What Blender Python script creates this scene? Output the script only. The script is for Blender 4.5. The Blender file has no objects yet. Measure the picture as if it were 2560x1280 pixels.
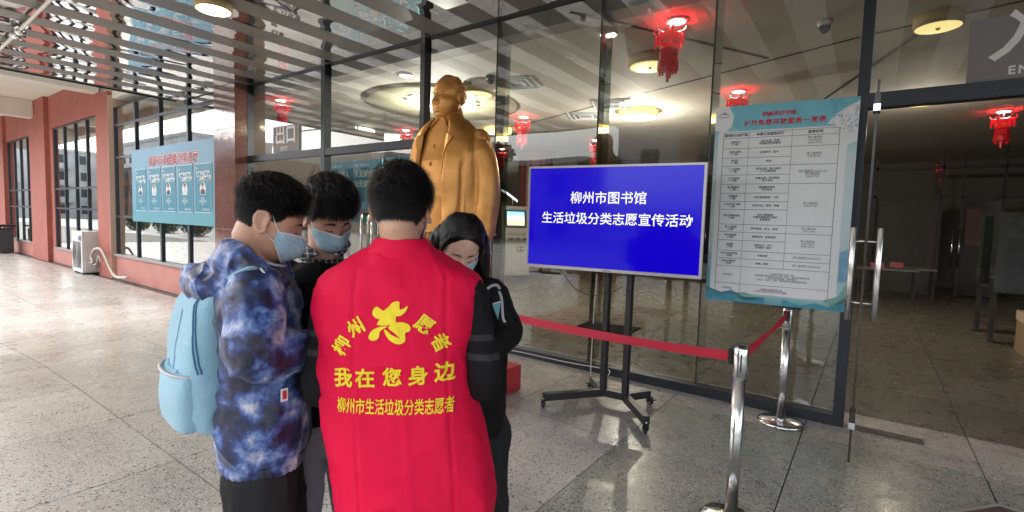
import bpy, bmesh, math, random
import numpy as np
from mathutils import Vector, Matrix, noise
from mathutils.bvhtree import BVHTree
random.seed(7)
D = bpy.data; SC = bpy.context.scene; COL = SC.collection
R_ = math.radians

# ---------------------------------------------------------------- camera
F = 1242.4; EYE = Vector((0, 0, 1.55))
cam_d = D.cameras.new('camera'); cam = D.objects.new('camera', cam_d); COL.objects.link(cam)
m = Matrix.Identity(4)
# photo measurements give the world axes seen from the lens; turn them into the camera matrix
right = Vector((0.81049784, 0.58493421, 0.03074438))
up = Vector((-0.06558942, 0.03847393, 0.9971047))
back = Vector((0.5820578, -0.81016771, 0.06954854))
for i in range(3):
    m[i][0] = right[i]; m[i][1] = up[i]; m[i][2] = back[i]; m[i][3] = EYE[i]
cam.matrix_world = m
cam_d.sensor_width = 36.0; cam_d.lens = 36.0 * F / 2560; cam_d.clip_start = 0.05; cam_d.clip_end = 600
SC.camera = cam

# ---------------------------------------------------------------- sky, sun, exposure
w = D.worlds.new("World"); SC.world = w; w.use_nodes = True
nt = w.node_tree; nt.nodes.clear()
sky = nt.nodes.new('ShaderNodeTexSky'); sky.sky_type = 'NISHITA'; sky.sun_disc = False
SUN_EL, SUN_AZ = 45, 250
sky.sun_elevation = R_(SUN_EL); sky.sun_rotation = R_(SUN_AZ); sky.air_density = 1.0; sky.dust_density = 4.0
hsv = nt.nodes.new('ShaderNodeHueSaturation'); hsv.inputs['Saturation'].default_value = 0.32
bg = nt.nodes.new('ShaderNodeBackground'); bg.inputs['Strength'].default_value = 0.15
wo = nt.nodes.new('ShaderNodeOutputWorld')
nt.links.new(sky.outputs[0], hsv.inputs['Color']); nt.links.new(hsv.outputs[0], bg.inputs[0]); nt.links.new(bg.outputs[0], wo.inputs[0])
sun_d = D.lights.new('sun', 'SUN'); sun_d.energy = 0.6; sun_d.angle = R_(25); sun_d.color = (1, .96, .9)
sun = D.objects.new('sun', sun_d); COL.objects.link(sun)
az = R_(SUN_AZ); el = R_(SUN_EL)
sdir = Vector((math.sin(az) * math.cos(el), math.cos(az) * math.cos(el), math.sin(el)))
sun.rotation_euler = sdir.to_track_quat('Z', 'Y').to_euler()
SC.view_settings.view_transform = 'Standard'; SC.view_settings.look = 'None'
SC.view_settings.gamma = 1; SC.view_settings.exposure = 2.06; SC.view_settings.use_curve_mapping = False
SC.cycles.max_bounces = 8; SC.cycles.transparent_max_bounces = 12; SC.cycles.glossy_bounces = 5
SC.cycles.sample_clamp_indirect = 6; SC.cycles.caustics_reflective = False; SC.cycles.caustics_refractive = False
try:
    SC.cycles.use_denoising = True
except Exception: pass

# ---------------------------------------------------------------- measuring: photo pixel -> point on a real plane of the place
def ray(px, py):
    v = right * ((px - 1280) / F) + up * (-(py - 640) / F) - back
    return v
def at(px, py, axis, val):
    r = ray(px, py); i = 'XYZ'.index(axis)
    return EYE + r * ((val - EYE[i]) / r[i])

# ---------------------------------------------------------------- helpers
MATS = {}
def nodemat(name):
    mt = D.materials.new(name); mt.use_nodes = True
    n = mt.node_tree.nodes; b = n['Principled BSDF']
    return mt, n, mt.node_tree.links, b
def pmat(name, col, rough=.5, metal=0., bump=0., bscale=40., var=0., vscale=6., spec=.5, sheen=0., coat=0., emit=None, estr=0., wear=None):
    if name in MATS: return MATS[name]
    mt, n, l, b = nodemat(name)
    b.inputs['Base Color'].default_value = (*col, 1); b.inputs['Roughness'].default_value = rough
    b.inputs['Metallic'].default_value = metal
    b.inputs['Specular IOR Level'].default_value = spec
    if sheen: b.inputs['Sheen Weight'].default_value = sheen
    if coat: b.inputs['Coat Weight'].default_value = coat
    tc = n.new('ShaderNodeTexCoord')
    if var:
        nz = n.new('ShaderNodeTexNoise'); nz.inputs['Scale'].default_value = vscale; nz.inputs['Detail'].default_value = 6; nz.inputs['Roughness'].default_value = .65
        l.new(tc.outputs['Object'], nz.inputs['Vector'])
        rp = n.new('ShaderNodeMapRange'); rp.inputs['From Min'].default_value = .3; rp.inputs['From Max'].default_value = .7
        rp.inputs['To Min'].default_value = 1 - var; rp.inputs['To Max'].default_value = 1 + var
        l.new(nz.outputs['Fac'], rp.inputs['Value'])
        mx = n.new('ShaderNodeVectorMath'); mx.operation = 'SCALE'; mx.inputs[0].default_value = col
        l.new(rp.outputs[0], mx.inputs['Scale']); l.new(mx.outputs[0], b.inputs['Base Color'])
        r2 = n.new('ShaderNodeMapRange'); r2.inputs['To Min'].default_value = max(0, rough - .08); r2.inputs['To Max'].default_value = min(1, rough + .12)
        l.new(nz.outputs['Fac'], r2.inputs['Value']); l.new(r2.outputs[0], b.inputs['Roughness'])
    if bump:
        nb = n.new('ShaderNodeTexNoise'); nb.inputs['Scale'].default_value = bscale; nb.inputs['Detail'].default_value = 5
        l.new(tc.outputs['Object'], nb.inputs['Vector'])
        bp = n.new('ShaderNodeBump'); bp.inputs['Strength'].default_value = bump; bp.inputs['Distance'].default_value = .01
        l.new(nb.outputs['Fac'], bp.inputs['Height']); l.new(bp.outputs[0], b.inputs['Normal'])
    if emit:
        b.inputs['Emission Color'].default_value = (*emit, 1); b.inputs['Emission Strength'].default_value = estr
    MATS[name] = mt; return mt

def link(name, me, mat, parent=None, smooth=False):
    o = D.objects.new(name, me); COL.objects.link(o)
    if mat and not me.materials: me.materials.append(mat)
    if smooth:
        me.polygons.foreach_set('use_smooth', [True] * len(me.polygons))
    if parent: o.parent = parent
    return o
def tag(o, label=None, cat=None, group=None, kind=None):
    if label: o['label'] = label
    if cat: o['category'] = cat
    if group: o['group'] = group
    if kind: o['kind'] = kind
    return o
def thing(name, label, cat, loc=(0, 0, 0), rz=0, group=None):
    o = D.objects.new(name, None); COL.objects.link(o); o.location = loc; o.rotation_euler = (0, 0, rz)
    return tag(o, label, cat, group)
def bm_obj(name, bm, mat, parent=None, smooth=False, kind=None):
    me = D.meshes.new(name); bm.to_mesh(me); bm.free()
    o = link(name, me, mat, parent, smooth)
    if kind: o['kind'] = kind
    return o
def add_box(bm, x0, x1, y0, y1, z0, z1, M=None):
    vs = [bm.verts.new(Vector(p) if M is None else M @ Vector(p)) for p in
          [(x0, y0, z0), (x1, y0, z0), (x1, y1, z0), (x0, y1, z0), (x0, y0, z1), (x1, y0, z1), (x1, y1, z1), (x0, y1, z1)]]
    for f in [(3, 2, 1, 0), (4, 5, 6, 7), (0, 1, 5, 4), (1, 2, 6, 5), (2, 3, 7, 6), (3, 0, 4, 7)]:
        bm.faces.new([vs[i] for i in f])
def box(name, x0, x1, y0, y1, z0, z1, mat, parent=None, bev=0.0, kind=None, M=None):
    bm = bmesh.new(); add_box(bm, min(x0, x1), max(x0, x1), min(y0, y1), max(y0, y1), min(z0, z1), max(z0, z1), M)
    if bev: bmesh.ops.bevel(bm, geom=bm.edges[:], offset=bev, segments=2, affect='EDGES', profile=.5)
    return bm_obj(name, bm, mat, parent, kind=kind)
def ring(bm, c, ax, ay, n, e=2.0):
    out = []
    for i in range(n):
        t = 2 * math.pi * i / n; ct, st = math.cos(t), math.sin(t)
        if e != 2.0:
            ct = math.copysign(abs(ct) ** (2 / e), ct); st = math.copysign(abs(st) ** (2 / e), st)
        out.append(bm.verts.new(Vector(c) + Vector(ax) * ct + Vector(ay) * st))
    return out
def bridge(bm, a, b):
    n = len(a)
    for i in range(n): bm.faces.new((a[i], a[(i + 1) % n], b[(i + 1) % n], b[i]))
def loft(bm, rings, n=20, e=2.0, cap=True):
    rs = [ring(bm, c, ax, ay, n, e) for c, ax, ay in rings]
    for a, b in zip(rs, rs[1:]): bridge(bm, a, b)
    if cap:
        bm.faces.new(rs[0][::-1]); bm.faces.new(rs[-1])
    return rs
def spline(pts, sub=6):
    pts = [Vector(p) for p in pts]; P = [pts[0] * 2 - pts[1]] + pts + [pts[-1] * 2 - pts[-2]]; out = []
    for i in range(1, len(P) - 2):
        for k in range(sub):
            t = k / sub; a, b, c, d = P[i - 1], P[i], P[i + 1], P[i + 2]
            out.append(.5 * ((2 * b) + (c - a) * t + (2 * a - 5 * b + 4 * c - d) * t * t + (3 * b - a - 3 * c + d) * t ** 3))
    out.append(pts[-1]); return out
def tube(bm, pts, rad, n=12, sub=0, flat=1.0, ref=(0, 0, 1), ends=True):
    """tube along pts; rad a number or a list; rounded ends"""
    pts = [Vector(p) for p in pts]
    rr = rad if isinstance(rad, (list, tuple)) else [rad] * len(pts)
    if sub:
        q = spline(pts, sub); rq = []
        for i in range(len(q)):
            f = i / sub; k = min(int(f), len(rr) - 2); rq.append(rr[k] + (rr[k + 1] - rr[k]) * (f - k))
        pts, rr = q, rq
    rings = []; up_ = Vector(ref)
    for i, p in enumerate(pts):
        t = (pts[min(i + 1, len(pts) - 1)] - pts[max(i - 1, 0)]).normalized()
        if i == 0:
            a = t.cross(up_)
            if a.length < .25: a = t.cross(Vector((0, 1, .01)))
        else:
            a = a - t * a.dot(t)          # carry the frame along so the tube never twists
            if a.length < 1e-4: a = t.orthogonal()
        a.normalize(); b = a.cross(t).normalized()
        if i == 0 and ends:
            for s, k in ((-.9, .35), (-.6, .78)): rings.append((p + t * rr[i] * s, a * rr[i] * k, b * rr[i] * flat * k))
        rings.append((p, a * rr[i], b * rr[i] * flat))
        if i == len(pts) - 1 and ends:
            for s, k in ((.6, .78), (.9, .35)): rings.append((p + t * rr[i] * s, a * rr[i] * k, b * rr[i] * flat * k))
    return loft(bm, rings, n)
def cyl(name, p0, p1, r, mat, parent=None, n=24, r1=None, bev=0):
    bm = bmesh.new(); p0, p1 = Vector(p0), Vector(p1); t = (p1 - p0).normalized()
    a = t.cross(Vector((0, 0, 1)))
    if a.length < .01: a = Vector((1, 0, 0))
    a.normalize(); b = a.cross(t); r1 = r if r1 is None else r1
    rs = [(p0, a * r, b * r), (p1, a * r1, b * r1)]
    if bev: rs = [(p0, a * (r - bev), b * (r - bev)), (p0 + t * bev, a * r, b * r), (p1 - t * bev, a * r1, b * r1), (p1, a * (r1 - bev), b * (r1 - bev))]
    loft(bm, rs, n)
    o = bm_obj(name, bm, mat, parent)
    for p in o.data.polygons: p.use_smooth = len(p.vertices) == 4
    return o
def lathe(name, prof, mat, parent=None, n=40, loc=(0, 0, 0)):
    bm = bmesh.new()
    loft(bm, [((loc[0], loc[1], loc[2] + z), (max(r, 1e-4), 0, 0), (0, max(r, 1e-4), 0)) for r, z in prof], n)
    o = bm_obj(name, bm, mat, parent)
    for p in o.data.polygons: p.use_smooth = len(p.vertices) == 4
    return o
def remeshed(bm, voxel, smooth=6, fac=.5):
    me = D.meshes.new('tmp'); bm.to_mesh(me); bm.free()
    o = D.objects.new('tmp', me); COL.objects.link(o)
    r = o.modifiers.new('r', 'REMESH'); r.mode = 'VOXEL'; r.voxel_size = voxel
    if smooth:
        s = o.modifiers.new('s', 'SMOOTH'); s.iterations = smooth; s.factor = fac
    dg = bpy.context.evaluated_depsgraph_get(); out = D.meshes.new_from_object(o.evaluated_get(dg))
    D.objects.remove(o); D.meshes.remove(me); return out
def displace(me, fn):
    n = len(me.vertices); co = np.empty(n * 3); me.vertices.foreach_get('co', co); co = co.reshape(-1, 3)
    no = np.empty(n * 3); me.vertices.foreach_get('normal', no); no = no.reshape(-1, 3)
    co = co + no * fn(co, no)[:, None]
    me.vertices.foreach_set('co', co.ravel()); me.update()
def vnoise(co, sc, seed=0.):
    """cheap vectorised value noise, co (n,3)"""
    p = co * np.array(sc) + seed * 17.3 + 100
    i = np.floor(p).astype(np.int64); f = p - i; f = f * f * (3 - 2 * f); out = 0
    for dx in (0, 1):
        for dy in (0, 1):
            for dz in (0, 1):
                h = (i[:, 0] + dx) * 73856093 ^ (i[:, 1] + dy) * 19349663 ^ (i[:, 2] + dz) * 83492791
                h = (h * 2654435761) & 0xffffffff; h = (h ^ (h >> 15)) * 2246822519 & 0xffffffff; h = h ^ (h >> 13)
                v = (h & 0xffff) / 32767.5 - 1
                wx = f[:, 0] if dx else 1 - f[:, 0]; wy = f[:, 1] if dy else 1 - f[:, 1]; wz = f[:, 2] if dz else 1 - f[:, 2]
                out = out + v * wx * wy * wz
    return out
def ridged(co, sc, seed=0.): return (1 - np.abs(vnoise(co, sc, seed)) * 2)
def text_mesh(body, size, bold=0., ext=0., spacing=1.0, lines=1.0, align='CENTER', res=3):
    cu = D.curves.new('t', 'FONT'); cu.body = body; cu.size = size; cu.offset = bold; cu.extrude = ext; cu.space_character = spacing
    cu.align_x = align; cu.align_y = 'CENTER'; cu.space_line = lines; cu.resolution_u = res
    o = D.objects.new('t', cu); COL.objects.link(o)
    dg = bpy.context.evaluated_depsgraph_get(); me = D.meshes.new_from_object(o.evaluated_get(dg))
    D.objects.remove(o); D.curves.remove(cu); return me
def text(name, body, size, mat, parent, M, bold=0., ext=0.0, sx=1.0, **k):
    """flat lettering, its own mesh; M places the text plane (x right, y up, z out)"""
    me = text_mesh(body, size, bold, ext, **k); me.transform(M @ Matrix.Diagonal((sx, 1, 1, 1)))
    return link(name, me, mat, parent)
def plane_M(o, xdir, ydir):
    x = Vector(xdir).normalized(); y = Vector(ydir).normalized(); z = x.cross(y)
    M = Matrix.Identity(4)
    for i in range(3): M[i][0] = x[i]; M[i][1] = y[i]; M[i][2] = z[i]; M[i][3] = o[i]
    return M
# ================================================================ MATERIALS OF THE SETTING
def terrazzo(name, base, dark, light, dfrac=.2, rough=.27):
    mt, n, l, b = nodemat(name); tc = n.new('ShaderNodeTexCoord')
    def vor(scale, seed):
        mp = n.new('ShaderNodeMapping'); mp.inputs['Location'].default_value = (seed, seed * 2.3, seed * .7)
        l.new(tc.outputs['Object'], mp.inputs['Vector'])
        v = n.new('ShaderNodeTexVoronoi'); v.inputs['Scale'].default_value = scale; v.inputs['Randomness'].default_value = 1
        l.new(mp.outputs[0], v.inputs['Vector']); return v
    def chip(v, th, frac):   # irregular chips: only some cells carry one
        sep = n.new('ShaderNodeSeparateColor'); l.new(v.outputs['Color'], sep.inputs[0])
        a = n.new('ShaderNodeMath'); a.operation = 'LESS_THAN'; a.inputs[1].default_value = frac; l.new(sep.outputs[0], a.inputs[0])
        s = n.new('ShaderNodeMath'); s.operation = 'MULTIPLY'; s.inputs[1].default_value = th; l.new(sep.outputs[1], s.inputs[0])
        s2 = n.new('ShaderNodeMath'); s2.operation = 'ADD'; s2.inputs[1].default_value = th * .5; l.new(s.outputs[0], s2.inputs[0])
        c = n.new('ShaderNodeMath'); c.operation = 'LESS_THAN'; l.new(v.outputs['Distance'], c.inputs[0]); l.new(s2.outputs[0], c.inputs[1])
        m_ = n.new('ShaderNodeMath'); m_.operation = 'MULTIPLY'; l.new(a.outputs[0], m_.inputs[0]); l.new(c.outputs[0], m_.inputs[1]); return m_
    nz = n.new('ShaderNodeTexNoise'); nz.inputs['Scale'].default_value = 1.3; nz.inputs['Detail'].default_value = 5; l.new(tc.outputs['Object'], nz.inputs['Vector'])
    rp = n.new('ShaderNodeMapRange'); rp.inputs['To Min'].default_value = .80; rp.inputs['To Max'].default_value = 1.2; rp.inputs['From Min'].default_value = .25; rp.inputs['From Max'].default_value = .75
    l.new(nz.outputs['Fac'], rp.inputs['Value'])
    oi = n.new('ShaderNodeObjectInfo'); ro = n.new('ShaderNodeMapRange'); ro.inputs['To Min'].default_value = .88; ro.inputs['To Max'].default_value = 1.1; l.new(oi.outputs['Random'], ro.inputs['Value'])
    mm = n.new('ShaderNodeMath'); mm.operation = 'MULTIPLY'; l.new(rp.outputs[0], mm.inputs[0]); l.new(ro.outputs[0], mm.inputs[1])
    sc = n.new('ShaderNodeVectorMath'); sc.operation = 'SCALE'; sc.inputs[0].default_value = base; l.new(mm.outputs[0], sc.inputs['Scale'])
    prev = sc.outputs[0]
    mid = tuple((a + c) / 2 for a, c in zip(base, dark))
    warm = (base[0] * 1.15, base[1] * .9, base[2] * .75)
    for scale, th, frac, col, sd in ((120, .36, .45, light, 1.), (130, .34, .35, mid, 9.), (90, .32, .12, warm, 14.), (75, .34, dfrac, dark, 4.)):
        m_ = chip(vor(scale, sd), th, frac)
        mx = n.new('ShaderNodeMix'); mx.data_type = 'RGBA'; l.new(m_.outputs[0], mx.inputs['Factor']); l.new(prev, mx.inputs['A']); mx.inputs['B'].default_value = (*col, 1)
        prev = mx.outputs['Result']
    # scuffs and faint stains
    n2 = n.new('ShaderNodeTexNoise'); n2.inputs['Scale'].default_value = 5; n2.inputs['Detail'].default_value = 8; n2.inputs['Roughness'].default_value = .7; l.new(tc.outputs['Object'], n2.inputs['Vector'])
    r3 = n.new('ShaderNodeMapRange'); r3.inputs['From Min'].default_value = .35; r3.inputs['From Max'].default_value = .7; r3.inputs['To Min'].default_value = rough - .06; r3.inputs['To Max'].default_value = rough + .16
    l.new(n2.outputs['Fac'], r3.inputs['Value']); l.new(r3.outputs[0], b.inputs['Roughness'])
    l.new(prev, b.inputs['Base Color']); b.inputs['Specular IOR Level'].default_value = .33
    return mt
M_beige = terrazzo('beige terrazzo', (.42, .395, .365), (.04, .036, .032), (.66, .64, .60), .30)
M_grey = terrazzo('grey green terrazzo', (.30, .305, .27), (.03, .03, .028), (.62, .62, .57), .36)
M_grey_in = terrazzo('shaded hall terrazzo', (.15, .145, .12), (.025, .025, .02), (.28, .27, .24), .3)  # same tile as outside; the weaker hall light is put into its colour
M_terra = pmat('terracotta paint', (.37, .11, .08), .7, bump=.15, bscale=60, var=.13, vscale=1.6)
M_dado = pmat('terracotta dado paint', (.48, .20, .165), .65, bump=.15, bscale=80, var=.14, vscale=2)
M_cream = pmat('cream ceiling paint', (.72, .70, .62), .8, var=.05, vscale=1)
M_white = pmat('white plaster', (.78, .77, .74), .8, var=.05, vscale=1)
M_frame = pmat('dark grey aluminium', (.035, .04, .048), .38, metal=.5, var=.12, vscale=8)
M_wframe = pmat('window aluminium', (.05, .06, .075), .35, metal=.5, var=.1, vscale=8)
M_steel = pmat('brushed steel', (.62, .61, .6), .16, metal=1, bump=.03, bscale=300)
M_tube = pmat('polished post steel', (.66, .66, .66), .2, metal=1)
M_chrome = pmat('chrome', (.75, .75, .76), .07, metal=1)
M_black = pmat('black powder coat', (.014, .014, .016), .42, bump=.05, bscale=400)
M_rubber = pmat('black rubber', (.02, .02, .02), .7)
M_whitepl = pmat('white plastic', (.72, .72, .70), .35, var=.04)
M_beam = pmat('pale concrete', (.34, .33, .30), .7, bump=.1, var=.1, vscale=3)

def granite():
    mt, n, l, b = nodemat('red granite'); tc = n.new('ShaderNodeTexCoord')
    v = n.new('ShaderNodeTexVoronoi'); v.inputs['Scale'].default_value = 130; l.new(tc.outputs['Object'], v.inputs['Vector'])
    r = n.new('ShaderNodeValToRGB'); l.new(v.outputs['Color'], r.inputs['Fac'])
    e = r.color_ramp.elements; e[0].color = (.13, .045, .04, 1); e[1].color = (.42, .22, .19, 1); x = e.new(.5); x.color = (.25, .10, .085, 1)
    n1 = n.new('ShaderNodeTexNoise'); n1.inputs['Scale'].default_value = 3; n1.inputs['Detail'].default_value = 6; l.new(tc.outputs['Object'], n1.inputs['Vector'])
    mx = n.new('ShaderNodeMix'); mx.data_type = 'RGBA'; mx.blend_type = 'MULTIPLY'; mx.inputs['Factor'].default_value = .6
    l.new(r.outputs[0], mx.inputs['A']); l.new(n1.outputs['Fac'], mx.inputs['B']); l.new(mx.outputs['Result'], b.inputs['Base Color'])
    b.inputs['Roughness'].default_value = .1; b.inputs['Specular IOR Level'].default_value = .9
    bp = n.new('ShaderNodeBump'); bp.inputs['Strength'].default_value = .1; bp.inputs['Distance'].default_value = .02
    n2 = n.new('ShaderNodeTexNoise'); n2.inputs['Scale'].default_value = 6; l.new(tc.outputs['Object'], n2.inputs['Vector']); l.new(n2.outputs['Fac'], bp.inputs['Height']); l.new(bp.outputs[0], b.inputs['Normal'])
    return mt
M_granite = granite()

def mirror(name, col, rough, wave, scale, dist):
    mt, n, l, b = nodemat(name); tc = n.new('ShaderNodeTexCoord')
    b.inputs['Base Color'].default_value = (*col, 1); b.inputs['Metallic'].default_value = 1; b.inputs['Roughness'].default_value = rough
    mp = n.new('ShaderNodeMapping'); mp.inputs['Scale'].default_value = (1.6, .55, 1); l.new(tc.outputs['Object'], mp.inputs['Vector'])
    nz = n.new('ShaderNodeTexNoise'); nz.inputs['Scale'].default_value = scale; nz.inputs['Detail'].default_value = 1.5; l.new(mp.outputs[0], nz.inputs['Vector'])
    bp = n.new('ShaderNodeBump'); bp.inputs['Strength'].default_value = wave; bp.inputs['Distance'].default_value = dist; l.new(nz.outputs['Fac'], bp.inputs['Height']); l.new(bp.outputs[0], b.inputs['Normal'])
    n3 = n.new('ShaderNodeTexNoise'); n3.inputs['Scale'].default_value = 2.5; n3.inputs['Detail'].default_value = 7; l.new(tc.outputs['Object'], n3.inputs['Vector'])
    r3 = n.new('ShaderNodeMapRange'); r3.inputs['From Min'].default_value = .45; r3.inputs['From Max'].default_value = .75; r3.inputs['To Min'].default_value = rough; r3.inputs['To Max'].default_value = rough + .08
    l.new(n3.outputs['Fac'], r3.inputs['Value']); l.new(r3.outputs[0], b.inputs['Roughness'])
    return mt
M_mirror = mirror('mirror steel', (.76, .75, .73), .008, .6, 1.3, .06)
M_satin = pmat('grey soffit strip', (.19, .18, .165), .42, metal=.25, bump=.15, bscale=7, var=.12, vscale=2.2)

def glass(name, tint, boost=1., wav=.0, rough=0.):
    """thin pane: clear with a Fresnel mirror on it"""
    mt, n, l, b = nodemat(name); n.remove(b); out = n['Material Output']
    tr = n.new('ShaderNodeBsdfTransparent'); tr.inputs[0].default_value = (*tint, 1)
    gl = n.new('ShaderNodeBsdfGlossy'); gl.inputs['Roughness'].default_value = rough; gl.inputs[0].default_value = (.95, .97, .96, 1)
    fr = n.new('ShaderNodeFresnel'); fr.inputs['IOR'].default_value = 1.5
    mu = n.new('ShaderNodeMath'); mu.operation = 'MULTIPLY'; mu.inputs[1].default_value = boost; mu.use_clamp = True
    mix = n.new('ShaderNodeMixShader')
    if wav:
        tc = n.new('ShaderNodeTexCoord'); nz = n.new('ShaderNodeTexNoise'); nz.inputs['Scale'].default_value = 1.1; nz.inputs['Detail'].default_value = 1
        bp = n.new('ShaderNodeBump'); bp.inputs['Strength'].default_value = wav; bp.inputs['Distance'].default_value = .01
        l.new(tc.outputs['Object'], nz.inputs['Vector']); l.new(nz.outputs['Fac'], bp.inputs['Height']); l.new(bp.outputs[0], gl.inputs['Normal'])
    l.new(fr.outputs[0], mu.inputs[0]); l.new(mu.outputs[0], mix.inputs[0]); l.new(tr.outputs[0], mix.inputs[1]); l.new(gl.outputs[0], mix.inputs[2]); l.new(mix.outputs[0], out.inputs[0])
    return mt
M_glass = glass('entrance glass', (.86, .89, .87), 2.1, .16)
M_wglass = glass('tinted window glass', (.42, .48, .52), 2.6, .10)

# ================================================================ GROUND: terrazzo tiles, falling gently to the left-hand wall
def floor_z(x):
    t = min(max((-5.5 - x) / 6.0, 0), 1)
    return -.28 * (t * t * (3 - 2 * t))
YF = 4.73        # plane of the glass front
YW = 4.55        # plane of the painted wall
ZC = 3.90        # underside of the mirror canopy
bm = bmesh.new()
xs = [-120, -60, -36, -11.5, -10.5, -9.5, -8.5, -7.5, -6.5, -5.5, 12, 60, 120]
for a, c in zip(xs, xs[1:]):
    q = [bm.verts.new(p) for p in ((a, -80, floor_z(a) - .03), (c, -80, floor_z(c) - .03), (c, 24, floor_z(c) - .03), (a, 24, floor_z(a) - .03))]
    bm.faces.new(q)
bmesh.ops.remove_doubles(bm, verts=bm.verts, dist=.001)
ground = bm_obj('ground', bm, pmat('dark joint mortar', (.10, .095, .085), .9, var=.1, vscale=4), kind='structure')
floor_r = thing('floor', None, None); floor_r['kind'] = 'structure'
PITCH = 1.03; X0 = -.33; Y0 = 4.33; J = .0035
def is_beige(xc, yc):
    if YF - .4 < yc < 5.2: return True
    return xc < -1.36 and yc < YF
def tile(x0, x1, y0, y1, mat, parent=floor_r):
    bm = bmesh.new(); x0 += J; x1 -= J; y0 += J; y1 -= J
    zz = [floor_z(x0) , floor_z(x1)]
    e = random.uniform(-.0006, .0006)
    v = [bm.verts.new((x, y, z)) for x, y, z in ((x0, y0, zz[0] + e), (x1, y0, zz[1] + e), (x1, y1, zz[1] + e), (x0, y1, zz[0] + e),
         (x0, y0, zz[0] - .02), (x1, y0, zz[1] - .02), (x1, y1, zz[1] - .02), (x0, y1, zz[0] - .02))]
    for f in ((0, 1, 2, 3), (0, 4, 5, 1), (1, 5, 6, 2), (2, 6, 7, 3), (3, 7, 4, 0)): bm.faces.new([v[i] for i in f])
    return bm_obj('floor_tile', bm, mat, parent)
ntile = 0; rest = bmesh.new(); rest_g = bmesh.new(); rest_in = bmesh.new()
for i in range(-32, 7):
    for j in range(-9, 15):
        x0 = X0 + i * PITCH; x1 = x0 + PITCH; y0 = Y0 + j * PITCH; y1 = y0 + PITCH
        if j == 0: y1 = 5.10
        elif j > 0: y0 = 5.10 + (j - 1) * PITCH; y1 = y0 + PITCH
        if y0 > YW - .3 and x1 < -10.3: continue
        xc, yc = (x0 + x1) / 2, (y0 + y1) / 2
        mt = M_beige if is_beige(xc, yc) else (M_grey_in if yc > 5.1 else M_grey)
        near = (-13.8 < xc < 3.2 and -1.6 < yc < 8.3) and (yc > -1 or xc > -3.5) and ntile < 300 and not (xc < -9 and yc < -.5) 
        q = Vector((xc, yc, 0)) - EYE; dep = -(q.dot(back)); sx_ = q.dot(right) / max(dep, .01)
        near = near and dep > -.6 and (abs(sx_) < 1.25 or dep < 1.2)
        if near:
            tile(x0, x1, y0, y1, mt); ntile += 1
        else:
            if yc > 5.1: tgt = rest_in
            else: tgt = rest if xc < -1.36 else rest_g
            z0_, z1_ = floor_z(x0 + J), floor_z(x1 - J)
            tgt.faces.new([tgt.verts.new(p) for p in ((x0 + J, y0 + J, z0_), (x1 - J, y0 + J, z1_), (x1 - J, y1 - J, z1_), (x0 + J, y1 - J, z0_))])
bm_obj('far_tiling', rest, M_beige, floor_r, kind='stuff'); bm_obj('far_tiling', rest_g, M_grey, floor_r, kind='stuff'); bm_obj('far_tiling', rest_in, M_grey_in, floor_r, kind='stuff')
M_road = pmat('paled bounce road', (.34, .335, .32), .85, bump=.3, bscale=60, var=.15)  # asphalt paled on purpose, an added reflector that brightens the entrance
bm = bmesh.new(); add_box(bm, -110, 60, -24, -5.02, -.45, -.28); bm_obj('road', bm, M_road, kind='structure')
bm = bmesh.new(); add_box(bm, -110, 60, -5.02, -4.95, -.5, -.29); bm_obj('kerb', bm, M_beam, kind='structure')

# ================================================================ GLASS FRONT
front = thing('glass_front', 'tall library entrance wall of clear glass in dark grey frames behind the statue and screen', 'glass wall', (0, 0, 0))
def mull(xc, w=.075, z1=ZC, d=.12, m_=M_frame): return box('mullion', xc - w / 2, xc + w / 2, YF - d / 2, YF + d / 2, 0, z1, m_, front)
for xc, wd in ((-9.50, .08), (-7.10, .10), (-4.89, .08), (-.115, .075), (2.5, .09), (5.0, .09)): mull(xc, wd)
seams = [-3.70, -2.36, -1.24]
def tran(x0, x1, z0=2.50, z1=2.61): return box('transom', x0, x1, YF - .055, YF + .055, z0, z1, M_frame, front)
tran(-9.46, -7.15); tran(-7.05, -4.93); tran(-.077, 2.455, 2.49, 2.60); tran(2.545, 4.955, 2.49, 2.60)
box('base_rail', -9.46, -7.15, YF - .06, YF + .06, .0, .08, M_frame, front)
box('base_rail', -4.85, -.153, YF - .065, YF + .065, .0, .085, M_frame, front)
box('head_rail', -9.54, 5.05, YF - .065, YF + .065, ZC - .004, ZC + .06, M_frame, front)
def pane(x0, x1, z0, z1, y=YF, m_=M_glass): 
    bm = bmesh.new(); add_box(bm, x0, x1, y - .001, y + .001, z0, z1)
    # a pane is one sheet: a single face carries the reflection
    bm.free(); bm = bmesh.new(); q = [bm.verts.new(p) for p in ((x0, y, z0), (x1, y, z0), (x1, y, z1), (x0, y, z1))]; bm.faces.new(q)
    o = bm_obj('pane', bm, m_, front); return o
pane(-9.46, -7.15, .08, 2.50); pane(-9.46, -7.15, 2.61, ZC)
pane(-7.05, -4.93, 2.61, ZC)
ed = [-4.85] + seams + [-.153]
for a, c in zip(ed, ed[1:]): pane(a + .004, c - .004, .085, ZC)
pane(-.077, 2.455, 2.60, ZC); pane(2.545, 4.955, 2.60, ZC); pane(2.545, 4.955, .02, 2.49)
M_seam = pmat('dark silicone', (.03, .035, .03), .4)
M_fin = glass('edge glass', (.72, .80, .76), 2.5)
for s in seams:
    box('silicone_joint', s - .006, s + .006, YF - .006, YF + .006, .085, ZC, M_seam, front)
    bm = bmesh.new(); add_box(bm, s - .006, s + .006, YF + .01, YF + .26, .085, ZC)
    bm_obj('glass_fin', bm, M_fin, front)
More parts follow.
